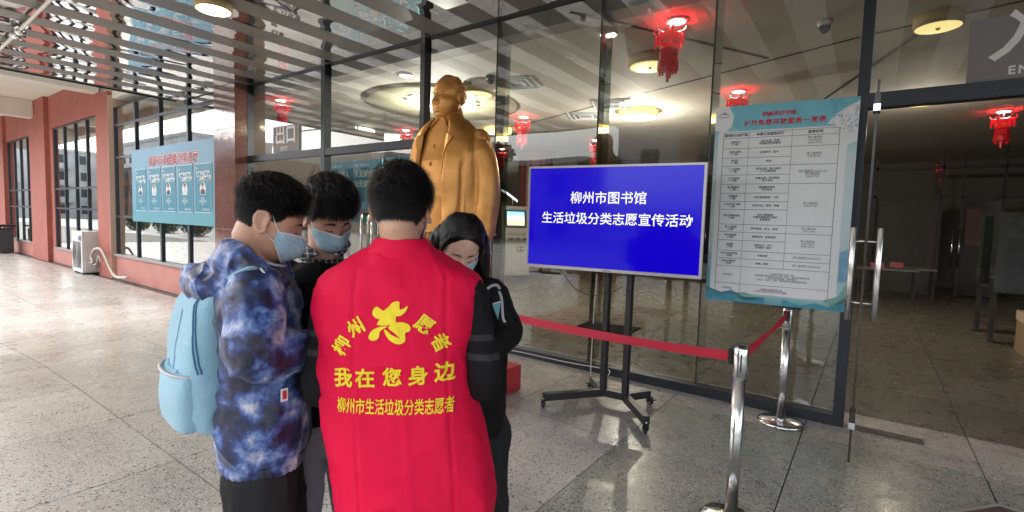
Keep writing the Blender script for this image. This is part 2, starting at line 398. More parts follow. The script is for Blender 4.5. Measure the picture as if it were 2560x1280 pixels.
# exit doors on the left: leaves with chrome pulls
def leaf(parent, x0, x1, y, z1=2.49, pull=None):
    bm = bmesh.new(); q = [bm.verts.new(p) for p in ((x0, y, .01), (x1, y, .01), (x1, y, z1), (x0, y, z1))]; bm.faces.new(q)
    bm_obj('pane', bm, M_glass, parent)
    box('patch_fitting', x0, x0 + .16, y - .012, y + .012, .01, .07, M_steel, parent); box('patch_fitting', x1 - .16, x1, y - .012, y + .012, .01, .07, M_steel, parent)
    if pull:
        for s in (-1, 1):
            h = cyl('handle', (pull, y + s * .06, .96), (pull, y + s * .06, 1.58), .016, M_steel, parent)
d1 = thing('glass_door', 'closed glass exit door leaf nearest the dark granite pillar, under the exit side transom', 'door', (0, 0, 0))
leaf(d1, -7.04, -6.01, YF, pull=-6.12)
d2 = thing('glass_door', 'closed glass exit door leaf next to the mullion behind the statue', 'door', (0, 0, 0))
leaf(d2, -5.99, -4.94, YF, pull=-5.88)
# the open entrance leaf, standing square to the wall
od = thing('glass_door', 'open glass entrance door leaf seen edge-on with long steel pull handles', 'door', (-.02, YF - .06, 0))
M_edge = pmat('dark bronze glass edge', (.035, .03, .022), .2)
bm = bmesh.new(); q = [bm.verts.new(p) for p in ((0, 0, .01), (0, -.70, .01), (0, -.70, 2.52), (0, 0, 2.52))]; bm.faces.new(q); bm_obj('pane', bm, M_glass, od)
box('edge_strip', -.007, .007, -.712, -.70, .01, 2.52, M_edge, od)
for z in (.30, 2.36):
    box('hinge_clip', -.016, .016, -.76, -.66, z, z + .07, M_edge, od); box('clip_plate', -.018, .018, -.765, -.655, z - .045, z - .002, M_chrome, od)
for s in (-1, 1):
    h = cyl('handle', (s * .072, -.665, .96), (s * .072, -.665, 1.58), .0185, M_steel, od, bev=.002)
for z in (1.08, 1.49): cyl('handle_post', (-.055, -.665, z), (.055, -.665, z), .007, M_steel, od)
box('floor_closer', .0, .42, YF - .05, YF + .05, -.004, .012, pmat('worn steel plate', (.10, .09, .08), .6, metal=.1, var=.4, vscale=20), front)

# ================================================================ SIGNS
M_signg = pmat('grey sign film', (.22, .205, .21), .5, var=.05)
M_signl = pmat('sign lettering', (.82, .80, .82), .5)
sg = thing('exit_sign', 'grey exit sign on the glass transom beside the granite pillar', 'sign', (-8.62, YF - .02, 2.62))
box('sign_panel', 0, .79, -.01, 0, 0, .44, M_signg, sg)
text('lettering', '出口', .33, M_signl, sg, plane_M((.395, -.013, .27), (1, 0, 0), (0, 0, 1)), bold=.008)
text('lettering', 'EXIT', .10, M_signl, sg, plane_M((.36, -.013, .055), (1, 0, 0), (0, 0, 1)), bold=.001, spacing=1.15)
sg = thing('entrance_sign', 'large grey entrance sign above the open doorway', 'sign', (.468, YF - .02, 2.605))
box('sign_panel', 0, .86, -.01, 0, 0, .425, M_signg, sg)
text('lettering', '入口', .34, M_signl, sg, plane_M((.44, -.013, .265), (1, 0, 0), (0, 0, 1)), bold=.008)
text('lettering', 'ENTRANCE', .078, M_signl, sg, plane_M((.44, -.013, .055), (1, 0, 0), (0, 0, 1)), bold=.002, spacing=1.25)

# ================================================================ GRANITE PILLAR
pil = thing('granite_pillar', 'polished dark red granite pillar between the poster wall and the glass front', 'pillar', (-9.88, 4.59, 0))
zz = [-.1, .62, 1.24, 1.86, 2.48, 3.10, 3.72, 3.898]
for a, c in zip(zz, zz[1:]): box('granite_slab', -.41, .41, -.14, .14, a + .0012, c - .0012, M_granite, pil, bev=.002)

# ================================================================ PAINTED WALL ON THE LEFT
wall = thing('terracotta_wall', 'long terracotta painted library wall with window bays left of the granite pillar', 'wall', (0, 0, 0))
ZB = -.29
bays = [(-16.25, -10.31, .34, ZC + .3), (-22.0, -17.45, .20, 4.12), (-28.9, -24.6, .22, 4.12), (-35.5, -31.2, .22, 4.12)]
M_sill = pmat('grey sill stone', (.3, .3, .3), .6)
def pier(x0, x1, y0, z1=5.2): return box('pier', x0, x1, y0, 5.0, ZB, z1, M_terra, wall)
pier(-17.25, -16.27, YW - .10, 4.6); box('pier_edge', -16.268, -16.252, YW - .10, 5.0, ZB, 4.5, pmat('pale reveal', (.62, .42, .32), .7), wall)
pier(-24.5, -22.45, YW - .12); pier(-31.1, -29.0, YW - .1); pier(-37.5, -35.6, YW - .1)
for (a, c, zs, zt), (pa, pb) in zip(bays, ((-16.27, -10.3), (-22.45, -17.25), (-29.0, -24.5), (-35.6, -31.1))):
    box('dado', pa + .003, pb - .003, YW - .0, 4.95, ZB, zs - .02, M_dado, wall)
    if zt < 4.2:
        box('lintel', pa + .003, pb - .003, YW, 4.95, zt + .02, 5.2, M_terra, wall)
        box('reveal', pa + .003, a - .02, YW + .004, 4.94, zs, zt + .01, M_terra, wall); box('reveal', c + .02, pb - .003, YW + .004, 4.94, zs, zt + .01, M_terra, wall)
M_curt = pmat('pale curtain', (.55, .55, .52), .9, var=.12, vscale=2, bump=.3, bscale=8)
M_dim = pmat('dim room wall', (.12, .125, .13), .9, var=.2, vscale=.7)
def window(x0, x1, zs, zt, cols, rows, par, y=YW + .06, fr=.05, curt=True):
    wd = D.objects.new('window', None); COL.objects.link(wd); wd.parent = par; wd.location = ((x0 + x1) / 2, y, zs)
    cx = (x0 + x1) / 2; L = lambda v: v - cx
    X = [x0 + (x1 - x0) * k / cols for k in range(cols + 1)]
    for i, x in enumerate(X):
        ww = fr * (1.6 if 0 < i < cols else 1.2); box('frame_post', L(x) - ww / 2, L(x) + ww / 2, -.04, .05, -.0, zt - zs, M_wframe, wd)
    Zs = [0] + rows + [zt - zs]
    for z in Zs:
        for a, c in zip(X, X[1:]): box('frame_rail', L(a) + fr * .8, L(c) - fr * .8, -.036, .046, max(z - .03, 0), min(z + .03, zt - zs), M_wframe, wd)
    for a, c in zip(X, X[1:]):
        for za, zb in zip(Zs, Zs[1:]):
            bm = bmesh.new(); q = [bm.verts.new(p) for p in ((L(a) + .03, 0, za + .02), (L(c) - .03, 0, za + .02), (L(c) - .03, 0, zb - .02), (L(a) + .03, 0, zb - .02))]; bm.faces.new(q)
            bm_obj('pane', bm, M_wglass, wd)
        if curt:
            bm = bmesh.new(); n_ = 30; prev = None; A, B = L(a) + .05, L(a) + (c - a) * random.uniform(.35, .8)
            for k in range(n_ + 1):
                x = A + (B - A) * k / n_; yy = .32 + .03 * math.sin(k * 1.25)
                u = (bm.verts.new((x, yy, 0)), bm.verts.new((x, yy, zt - zs)))
                if prev: bm.faces.new((prev[0], u[0], u[1], prev[1]))
                prev = u
            bm_obj('curtain', bm, M_curt, wd, smooth=True)
    box('sill', x0 - cx - .02, x1 - cx + .02, -.11, -.042, -.02, .035, M_sill, wd)
    return wd
window(-16.25, -10.31, .34, ZC + .3, 4, [1.02, 2.55, 3.38], wall)
window(-22.0, -17.45, .20, 4.12, 4, [1.32, 1.95], wall)
window(-28.9, -24.6, .22, 4.12, 4, [1.32, 1.95], wall)
window(-35.5, -31.2, .22, 4.12, 4, [1.32, 1.95], wall)
# rooms behind the windows
rooms = thing('side_rooms', None, None); rooms['kind'] = 'structure'
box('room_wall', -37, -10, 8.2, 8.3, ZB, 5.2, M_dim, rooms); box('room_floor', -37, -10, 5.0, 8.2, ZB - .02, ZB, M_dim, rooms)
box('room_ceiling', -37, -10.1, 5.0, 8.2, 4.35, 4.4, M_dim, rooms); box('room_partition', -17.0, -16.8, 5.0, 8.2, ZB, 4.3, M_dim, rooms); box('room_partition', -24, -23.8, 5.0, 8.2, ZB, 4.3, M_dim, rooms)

# outer porch ceiling with cream beams over the far walk
porch = thing('porch_ceiling', None, None); porch['kind'] = 'structure'
box('ceiling_slab', -40, -12.4, 2.2, 4.97, 5.2, 5.35, M_cream, porch)
for x in (-17.05, -24.0, -30.6, -37): box('beam', x - .25, x + .25, 2.2, YW - .13, 4.62, 5.19, M_cream, porch)
box('edge_beam', -40, -12.4, 1.8, 2.2, 4.8, 5.35, M_cream, porch)
box('wall_head', -17.2, -10.3, YW + .0, 5.0, 4.42, 5.2, M_cream, porch)

# ================================================================ MIRROR CANOPY
can = thing('mirror_canopy', 'porch soffit of alternating mirror and satin steel strips overhead', 'canopy', (0, 0, ZC))
CY0, CY1, CXL, CXR = -1.6, YF - .062, -12.2, 6.0
k0 = -3.69
i = -13
while True:
    a = k0 + i * .70; i += 1
    if a > CXR: break
    for (s0, s1, mt, dz, nm) in ((a, a + .35, M_mirror, 0, 'mirror_strip'), (a + .35, a + .70, M_satin, -.002, 'satin_strip')):
        s0, s1 = max(s0, CXL), min(s1, CXR)
        if s1 - s0 < .05: continue
        y1 = CY1 if s1 > -9.4 else (YW + .03 if s1 < -10.25 else 4.44)
        # gently dished sheet, several pieces long
        bm = bmesh.new(); ny = 24; prev = None
        for q in range(ny + 1):
            y = CY0 + (y1 - CY0) * q / ny; row = []
            for c_ in range(5):
                t = c_ / 4; x = s0 + .002 + (s1 - s0 - .004) * t
                z = dz + (.0032 * math.sin(q * .9 + i * 2.1) + .0012 * math.sin(q * 2.3 + i)) * (4 * t * (1 - t)) if nm == 'mirror_strip' else dz
                row.append(bm.verts.new((x, y, z)))
            if prev:
                for c_ in range(4): bm.faces.new((prev[c_], row[c_], row[c_ + 1], prev[c_ + 1]))
            prev = row
        bm.normal_update()
        bm.faces.ensure_lookup_table()
        if bm.faces[0].normal.z > 0: bmesh.ops.reverse_faces(bm, faces=bm.faces[:])
        bm_obj(nm, bm, mt, can, smooth=True)
box('canopy_deck', CXL, CXR, CY0, 5.0, .03, .5, M_beam, can)
box('fascia', CXL - .02, CXL - .002, CY0 - .02, YW - .02, -.03, .5, M_frame, can); box('fascia', CXL - .02, CXR, CY0 - .02, CY0 - .002, -.03, .5, M_frame, can)
M_lamp = pmat('lit lamp diffuser', (1, .93, .8), .5, emit=(1, .86, .62), estr=4)
M_cane = pmat('woven lamp rim', (.55, .42, .2), .6, bump=.5, bscale=120)
M_brass = pmat('brass finial', (.5, .32, .12), .3, metal=1)
lp = thing('drum_lamp', 'lit round drum lamp under the mirror canopy near the pillar', 'ceiling lamp', (-6.13, 2.66, ZC - .095))
lathe('diffuser', [(0, -.012), (.12, -.012), (.165, -.006), (.175, .0)], M_lamp, lp); lathe('rim', [(.176, -.004), (.19, -.004), (.19, .083), (.176, .083)], M_cane, lp); lathe('finial', [(0, -.03), (.012, -.026), (.018, -.013)], M_brass, lp, n=16)
ld = D.lights.new('drum_lamp_light', 'AREA'); ld.shape = 'DISK'; ld.size = .33; ld.energy = 14; ld.color = (1, .8, .55)
lo = D.objects.new('drum_lamp_light', ld); COL.objects.link(lo); lo.location = (0, 0, -.035); lo.parent = lp
pp = thing('conduit', 'pale ceiling conduit with a metal clamp at the upper left corner of the canopy', 'conduit', (0, 0, 0))
P1, P2, P3 = at(-40, 160, 'Z', 3.84), at(45, 80, 'Z', 3.84), at(150, -25, 'Z', 3.84)
P1 = P2 + (P1 - P2) * 1.6; P3 = P2 + (P3 - P2) * 1.6
bm = bmesh.new(); tube(bm, [P1, P2, P3], .02, 14); bm_obj('pipe', bm, pmat('cream pipe', (.7, .68, .6), .4), pp, smooth=True)
for q in (P2 + Vector((-.12, 0, -.01)), P2 + Vector((.12, 0, -.01))):
    bm = bmesh.new(); bmesh.ops.create_uvsphere(bm, u_segments=16, v_segments=10, radius=.06, matrix=Matrix.Translation(q)); bm_obj('clamp', bm, M_steel, pp, smooth=True)
# ================================================================ INSIDE THE LIBRARY
ZI = 3.72
hall = thing('hall', None, None); hall['kind'] = 'structure'
M_iceil = pmat('taupe hall ceiling', (.60, .56, .49), .7, var=.05, vscale=.6)
M_iwall = pmat('hall wall', (.15, .135, .115), .7, var=.08, vscale=.7)
M_redw = pmat('oxblood wood', (.13, .022, .016), .35, var=.25, vscale=5)
M_dark = pmat('dark interior', (.035, .03, .028), .5)
M_joint = pmat('black joint strip', (.012, .012, .012), .6)
bm = bmesh.new(); add_box(bm, -16, 9, 5.05, 20, ZI, ZI + .1); bm_obj('hall_ceiling', bm, M_iceil, hall)
bm = bmesh.new(); add_box(bm, -10, 6, 4.80, 5.05, ZI + .0, 4.3); bm_obj('hall_edge_beam', bm, M_beam, hall)
box('hall_wall', -16, 9.0, 19.5, 19.6, 0, ZI, M_iwall, hall); box('hall_wall', 8.9, 9, 5.1, 19.5, 0, ZI, M_dark, hall)
box('hall_wall', -16, -15.9, 5.1, 19.5, 0, ZI, pmat('brick red wall', (.33, .12, .09), .8, var=.1), hall)
box('hall_wall', -10.1, -10.0, 5.02, 8.2, 0, ZI, M_iwall, hall)
box('roof', -40, 12, 5.05, 24, 5.4, 5.5, M_beam, hall)
box('hall_wall', 3.2, 3.3, 5.1, 9.6, 0, ZI, M_redw, hall)
# thin dark joints in the ceiling
def cstrip(p0, p1, w=.035):
    a, c = at(*p0, 'Z', ZI - .004), at(*p1, 'Z', ZI - .004); d = (c - a); d.z = 0; d.normalize(); n_ = Vector((-d.y, d.x, 0)) * w / 2
    bm = bmesh.new(); vs = [a - n_, a + n_, c + n_, c - n_]
    lo_ = [bm.verts.new(v) for v in vs]; hi = [bm.verts.new(v + Vector((0, 0, .003))) for v in vs]
    bm.faces.new(lo_); bm.faces.new(hi[::-1])
    for i in range(4): bm.faces.new((lo_[i], hi[i], hi[(i + 1) % 4], lo_[(i + 1) % 4]))
    bm.normal_update(); bm_obj('ceiling_joint', bm, M_joint, hall)
cstrip((1425, 30), (1920, 146), .05); cstrip((1335, 305), (2150, 93), .04); cstrip((2185, 85), (2640, -15), .04); cstrip((2000, 290), (2330, 62), .05); cstrip((1100, 352), (1335, 305), .04)
# pale diffusers of the air conditioning
M_dif = pmat('white metal grille', (.62, .64, .66), .4)
def diffuser(px, py, s, lab, rz):
    c = at(px, py, 'Z', ZI - .02); t = thing('air_diffuser', lab, 'air vent', c, rz, 'square air vents in the hall ceiling')
    for k in range(3):
        q = s * (1 - k * .3); bm = bmesh.new()
        add_box(bm, -q, q, -q, -q + .05 * s, -.004 * k, .02); add_box(bm, -q, q, q - .05 * s, q, -.004 * k, .02); add_box(bm, -q, -q + .05 * s, -q + .05 * s, q - .05 * s, -.004 * k, .02); add_box(bm, q - .05 * s, q, -q + .05 * s, q - .05 * s, -.004 * k, .02)
        bm_obj('vane_ring', bm, M_dif, t)
    box('backing', -s * .9, s * .9, -s * .9, s * .9, .012, .018, pmat('vent grey', (.3, .32, .33), .6), t)
diffuser(1290, 210, .32, 'square white air vent right of the statue head', .3)
diffuser(1530, 262, .34, 'square white air vent over the screen', .35)
diffuser(1465, 292, .34, 'square white air vent furthest back over the screen', .35)
# yellow drum lamps that are switched off but given a faint glow, lit ones, ring lamps
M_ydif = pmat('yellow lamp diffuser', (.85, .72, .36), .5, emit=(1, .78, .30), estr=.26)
M_ylit = pmat('yellow lit diffuser', (1, .85, .5), .5, emit=(1, .80, .36), estr=1.3)
M_wlit = pmat('white lit diffuser', (1, 1, .9), .5, emit=(1, 1, .8), estr=.9)
def drum(px, py, lab, r=.3, drop=.12, lit=False, light=0):
    c = at(px, py, 'Z', ZI - drop); t = thing('drum_lamp', lab, 'ceiling lamp', c, 0, 'round yellow lamps in the hall')
    lathe('diffuser', [(0, -.01), (r * .75, -.01), (r * .97, -.004), (r, .002)], M_ylit if lit else M_ydif, t)
    lathe('rim', [(r + .001, -.004), (r * 1.06, -.004), (r * 1.06, drop), (r + .001, drop)], M_cane if not lit else pmat('glowing cane rim', (.7, .5, .2), .6, emit=(1, .65, .15), estr=.8, bump=.4, bscale=90), t)
    lathe('finial', [(0, -.03), (.014, -.026), (.022, -.011)], M_brass, t, n=14)
    if light:
        l_ = D.lights.new('lamp_fill_light', 'POINT'); l_.shadow_soft_size = 0; l_.energy = light * 1.7; l_.color = (1, .90, .76)  # unseen point light added below the lamp to brighten the hall ceiling
        o = D.objects.new('lamp_fill_light', l_); COL.objects.link(o); o.location = (0, 0, -.45); o.parent = t
drum(2345, 68, 'yellow drum lamp between the entrance sign and the wide mullion', .19)
drum(1625, 167, 'yellow drum lamp behind the large hanging lantern', .26)
drum(1190, 237, 'yellow drum lamp just right of the statue head', .27)
drum(1595, 293, 'lit yellow drum lamp above the screen', .34, .11, True, 25)
drum(1245, 332, 'yellow drum lamp beside the statue shoulder', .30, .1, True)
drum(2305, 252, 'bright drum lamp directly under the doorway header', .42, .05, True, 4)
drum(2245, 423, 'faint yellow lamp far back seen through the doorway', .6, .1, True)
def ringlamp(px, py, lab, r, seg, light=0):
    c = at(px, py, 'Z', ZI - .10); t = thing('ring_lamp', lab, 'ceiling lamp', c, 0, 'wide fluted ceiling lamps')
    lathe('diffuser', [(0, -.02), (r * .8, -.02), (r, .0)], M_wlit, t, n=48)
    bm = bmesh.new()
    for k in range(seg):
        a = 2 * math.pi * k / seg; M = Matrix.Rotation(a, 4, 'Z')
        add_box(bm, r * .98, r * 1.12, -.9 * r * math.pi / seg * .8, .9 * r * math.pi / seg * .8, -.01, .05, M)
    bm_obj('rim', bm, pmat('pale acrylic rim', (.8, .8, .75), .3, emit=(1, .98, .85), estr=.7), t)
    if light:
        l_ = D.lights.new('lamp_fill_light', 'POINT'); l_.shadow_soft_size = 0; l_.energy = light * 1.7; l_.color = (1, .95, .85)  # added zero-size light under the ring lamp, lifts the ceiling round it
        o = D.objects.new('lamp_fill_light', l_); COL.objects.link(o); o.location = (0, 0, -.45); o.parent = t
ringlamp(1105, 262, 'wide lit ceiling lamp directly behind the statue head', .55, 14, 35)
ringlamp(882, 330, 'wide lit ceiling lamp left of the statue above the banners', .5, 22, 25)
ringlamp(985, 352, 'smaller fluted ceiling lamp left of the statue shoulder', .4, 18)
# the dark round raft round the lamp
c = at(1105, 262, 'Z', ZI - .02); t = thing('ceiling_raft', 'broad pale yellow ceiling disc round the lamp behind the statue', 'ceiling panel', c)
lathe('raft_disc', [(0, -.03), (1.35, -.03), (1.4, 0), (1.4, .02)], pmat('pale yellow ceiling disc', (.60, .56, .36), .7), t, n=64)
# long lit rods by the exit door
M_rod = pmat('amber light rod', (1, .8, .4), .4, emit=(1, .72, .25), estr=2.2)
for (a, b_, lab) in (((630, 420), (703, 423), 'long amber hanging lamp seen below the exit sign'), ((750, 405), (788, 408), 'short amber hanging lamp right of the exit sign'), ((632, 402), (658, 404), 'small amber lamp over the long hanging lamp')):
    p, q = at(*a, 'Y', 9.0), at(*b_, 'Y', 9.0); t = thing('hanging_lamp', lab, 'ceiling lamp', (p + q) / 2, 0, 'amber lamps behind the exit')
    hw = (q - p).length / 2; lathe_r = hw
    lathe('shade', [(0, -.04), (hw * .92, -.04), (hw, .0), (hw, .05), (0, .06)], M_rod, t, n=32)
    cyl('cord', (0, 0, .06), (0, 0, ZI - (p.z + q.z) / 2), .008, M_dark, t, n=8)

# ---------------- red festive lanterns with lit downlights over them
M_lant = pmat('glowing translucent red plastic', (.55, .012, .02), .3, emit=(1, .02, .03), estr=.08)  # downlight glow put into the plastic, brightest on the lantern tops
M_lant2 = pmat('dimmed red plastic', (.42, .008, .015), .35, emit=(1, .01, .02), estr=.02)  # lower parts coloured dimmer, being further from the downlight
M_gold = pmat('gold print', (.62, .42, .08), .4)
M_down = pmat('lit downlight', (1, 1, 1), .5, emit=(1, .88, .8), estr=5)
def lantern_meshes():
    t = thing('red_lantern', None, 'lantern', (0, 0, 0))
    # six sided body, canopy with upturned corners, tassels
    bm = bmesh.new(); loft(bm, [((0, 0, -.12), (.06, 0, 0), (0, .06, 0)), ((0, 0, -.14), (.15, 0, 0), (0, .15, 0)), ((0, 0, -.30), (.13, 0, 0), (0, .13, 0)), ((0, 0, -.32), (.07, 0, 0), (0, .07, 0))], 6)
    bm_obj('lantern_top', bm, M_lant, t)
    bm = bmesh.new(); loft(bm, [((0, 0, -.325), (.1, 0, 0), (0, .1, 0)), ((0, 0, -.36), (.13, 0, 0), (0, .13, 0)), ((0, 0, -.50), (.12, 0, 0), (0, .12, 0)), ((0, 0, -.53), (.08, 0, 0), (0, .08, 0))], 6)
    bm_obj('lantern_body', bm, M_lant2, t)
    bm = bmesh.new()
    for k in range(6):
        a = math.pi * k / 3; ca, sa = math.cos(a), math.sin(a)
        tube(bm, [(ca * .12, sa * .12, -.13), (ca * .19, sa * .19, -.12), (ca * .215, sa * .215, -.07), (ca * .19, sa * .19, -.05)], [.012, .014, .010, .006], 6, 3)
        tube(bm, [(ca * .18, sa * .18, -.13), (ca * .185, sa * .185, -.22), (ca * .18, sa * .18, -.30)], [.012, .02, .016], 6, 2)
    loft(bm, [((0, 0, -.15), (.16, 0, 0), (0, .16, 0)), ((0, 0, -.24), (.175, 0, 0), (0, .175, 0))], 12)
    bm_obj('corner_horns', bm, M_lant, t)
    bm = bmesh.new()
    for k in range(6):
        a = math.pi * (k + .5) / 3; ca, sa = math.cos(a), math.sin(a)
        tube(bm, [(ca * .1, sa * .1, -.5), (ca * .105, sa * .105, -.58), (ca * .1, sa * .1, -.64 - .03 * (k % 2))], [.014, .02, .014], 6, 2)
    loft(bm, [((0, 0, -.42), (.10, 0, 0), (0, .10, 0)), ((0, 0, -.50), (.135, 0, 0), (0, .135, 0)), ((0, 0, -.60), (.14, 0, 0), (0, .14, 0))], 12)
    tube(bm, [(0, 0, -.52), (0, 0, -.62), (0, 0, -.74)], [.02, .028, .02], 8, 2); bm_obj('tassels', bm, M_lant2, t)
    bm = bmesh.new()
    for k in range(6):
        a = math.pi * (k + .5) / 3; M = Matrix.Rotation(a, 4, 'Z'); add_box(bm, .122, .126, -.035, .035, -.27, -.18, M)
    bm_obj('gold_print', bm, M_gold, t)
    cyl('hook', (0, 0, -.12), (0, 0, 0), .005, M_lant2, t, n=6)
    return t
def copy_tree(o, parent=None):
    c = o.copy(); COL.objects.link(c); c.parent = parent
    for ch in [x for x in o.children]: copy_tree(ch, c)
    return c
lant = lantern_meshes(); first = True
for px, py, off, sc, en, lab in ((1693, 52, (-.06, -.04), .80, 12, 'largest red festive lantern hanging left of the poster top'), (1847, 228, (0, -.06), .82, 8, 'red lantern half hidden behind the timetable poster top'),
                       (1310, 292, (0, -.05), .85, 8, 'red lantern hanging between the statue and the screen'), (2510, 278, (0, 0), .80, 8, 'red lantern hanging inside the open doorway'),
                       (702, 250, (.05, 0), .7, 5, 'red lantern hanging above the exit sign'), (1015, 325, (0, 0), .75, 5, 'red lantern by the left shoulder of the statue'),
                       (1490, 350, (0, 0), .9, 0, 'small red lantern far back above the left part of the screen'), (2352, 405, (0, 0), .9, 0, 'faint red lantern far back in the dark hall')):
    o = lant if first else copy_tree(lant); first = False
    p = at(px, py, 'Z', ZI - .01); o.location = (p.x + off[0], p.y + off[1], ZI - .04); o.scale = (sc, sc, sc); o['label'] = lab; o['group'] = 'red lanterns in the hall'; o['category'] = 'lantern'
    dl = thing('downlight', 'small lit downlight over the ' + lab.replace('hanging ', '').replace('half hidden ', ''), 'downlight', p, 0, 'lit downlights over the lanterns')
    dl['label'] = ' '.join(dl['label'].split()[:15])
    lathe('bulb', [(0, -.012), (.085, -.012), (.095, 0)], M_down, dl, n=24); lathe('trim_ring', [(.096, -.012), (.12, -.008), (.12, .0), (.096, .004)], M_dif, dl, n=24)
    if en:
        l_ = D.lights.new('downlight_light', 'SPOT'); l_.energy = en * 3; l_.spot_size = R_(120); l_.color = (1, .8, .7); l_.shadow_soft_size = .08
        q = D.objects.new('downlight_light', l_); COL.objects.link(q); q.location = (0, 0, -.03); q.parent = dl
for px, py, lab in ((1013, 188, 'lone lit downlight in the ceiling left of the statue head'), (1520, 85, 'lit downlight beside the glass fin above the screen')):
    p = at(px, py, 'Z', ZI - .01); dl = thing('downlight', lab, 'downlight', p)
    lathe('bulb', [(0, -.012), (.085, -.012), (.095, 0)], M_down, dl, n=24); lathe('trim_ring', [(.096, -.012), (.12, -.008), (.12, .0), (.096, .004)], M_dif, dl, n=24)
for px, py, lab in ((1226, 190, 'black dome camera on the ceiling right of the statue head'), (2063, 52, 'dome camera on the ceiling above the timetable poster')):
    p = at(px, py, 'Z', ZI); t = thing('dome_camera', lab, 'security camera', p); lathe('housing', [(.07, 0), (.07, -.04), (.05, -.06)], M_dif if px > 2000 else M_dark, t, n=20)
    lathe('dome', [(.055, -.05), (.05, -.09), (.03, -.12), (0, -.13)], pmat('smoked dome', (.02, .02, .02), .08), t, n=20)

# ---------------- red fluted column, stairs, kiosk, cabinet
p = at(1340, 640, 'Y', 13.2)
t = thing('fluted_column', 'dark red fluted column left of the screen inside the hall', 'column', (p.x - .12, 13.2, 0))
bm = bmesh.new(); n_ = 64
lo_, hi = [], []
for k in range(n_):
    a = 2 * math.pi * k / n_; r = .52 + .03 * math.cos(a * 16); lo_.append(bm.verts.new((r * math.cos(a), r * math.sin(a), 0))); hi.append(bm.verts.new((r * math.cos(a), r * math.sin(a), ZI)))
bridge(bm, lo_, hi); bm_obj('shaft', bm, M_redw, t, smooth=True)
lathe('base_ring', [(.56, 0), (.6, 0), (.6, .15), (.56, .15)], M_redw, t)
lathe('top_ring', [(.56, ZI - .2), (.62, ZI - .2), (.62, ZI), (.56, ZI)], M_redw, t)
k = thing('kiosk', 'grey self-service library kiosk with a lit landscape screen beside the statue', 'kiosk', (*at(1283, 690, 'Z', 0).xy, 0), R_(52))
kx, ky = k.location.x, k.location.y
M_kg = pmat('warm grey kiosk paint', (.32, .31, .285), .4, var=.05)
KW = .40
box('cabinet', -KW, KW, -.28, .28, .05, 1.02, M_kg, k, bev=.02); box('plinth', -KW + .03, KW - .03, -.25, .25, 0, .05, M_dark, k)
bm = bmesh.new(); vs = [(-KW, -.36, 1.02), (-KW, .28, 1.02), (-KW, .28, 1.98), (-KW, .02, 1.98), (-KW, -.12, 1.25), (-KW, -.36, 1.12)]
a_ = [bm.verts.new(v) for v in vs]; b__ = [bm.verts.new((KW, v[1], v[2])) for v in vs]
bm.faces.new(a_); bm.faces.new(b__[::-1])
for i in range(6): bm.faces.new((a_[i], b__[i], b__[(i + 1) % 6], a_[(i + 1) % 6]))
bmesh.ops.recalc_face_normals(bm, faces=bm.faces); bmesh.ops.bevel(bm, geom=bm.edges[:], offset=.02, segments=2, affect='EDGES'); bm_obj('console', bm, M_kg, k)
tilt = Matrix.Translation((0, -.052, 1.62)) @ Matrix.Rotation(math.atan2(.14, .73) * -1, 4, 'X')
box('bezel', -.31, .31, -.03, 0, -.25, .25, M_dark, k, M=tilt)
M_scr = None
def screen_mat():
    mt, n, l, b = nodemat('kiosk landscape screen'); tc = n.new('ShaderNodeTexCoord'); sp = n.new('ShaderNodeSeparateXYZ'); l.new(tc.outputs['Generated'], sp.inputs[0])
    r = n.new('ShaderNodeValToRGB'); l.new(sp.outputs['Z'], r.inputs[0]); e = r.color_ramp.elements
    e[0].position = 0; e[0].color = (.35, .42, .25, 1); e[1].position = 1; e[1].color = (.08, .45, .75, 1)
    for p_, c_ in ((.28, (.75, .5, .2, 1)), (.4, (.8, .62, .4, 1)), (.46, (.45, .75, .85, 1))): x = e.new(p_); x.color = c_
    l.new(r.outputs[0], b.inputs['Emission Color']); b.inputs['Emission Strength'].default_value = .9; b.inputs['Base Color'].default_value = (.02, .02, .02, 1); return mt
box('screen', -.25, .25, -.035, -.031, -.19, .2, screen_mat(), k, M=tilt)
for x in (-.2, 0, .2): box('slot', x - .07, x + .07, -.372, -.36, 1.05, 1.09, M_dark, k); box('key_pad', x - .06, x + .06, -.25, -.2, 1.19, 1.2, M_dark, k)
box('door_panel', -.3, .33, -.292, -.281, .12, .92, pmat('kiosk door', (.36, .35, .33), .4), k); box('label_plate', 0, .2, -.299, -.293, .72, .86, M_dark, k)
text('label_text', '查询', .09, M_signl, k, plane_M((.1, -.301, .79), (1, 0, 0), (0, 0, 1)))
t = thing('air_conditioner', 'tall pale floor-standing air conditioner behind the kiosk', 'air conditioner', (*(at(1252, 660, 'Y', 13.0)).xy, 0), R_(40))
box('body', -.32, .32, -.2, .2, 0, 2.05, pmat('ivory plastic', (.5, .49, .44), .4), t, bev=.02); box('outlet_grille', -.26, .26, -.212, -.2, 1.55, 1.95, M_dark, t); box('intake_grille', -.26, .26, -.21, -.2, .3, 1.0, pmat('grille grey', (.33, .33, .31), .5), t)
for z in (1.62, 1.7, 1.78, 1.86): box('louvre', -.25, .25, -.222, -.213, z, z + .02, pmat('grille grey', (.33, .33, .31), .5), t)
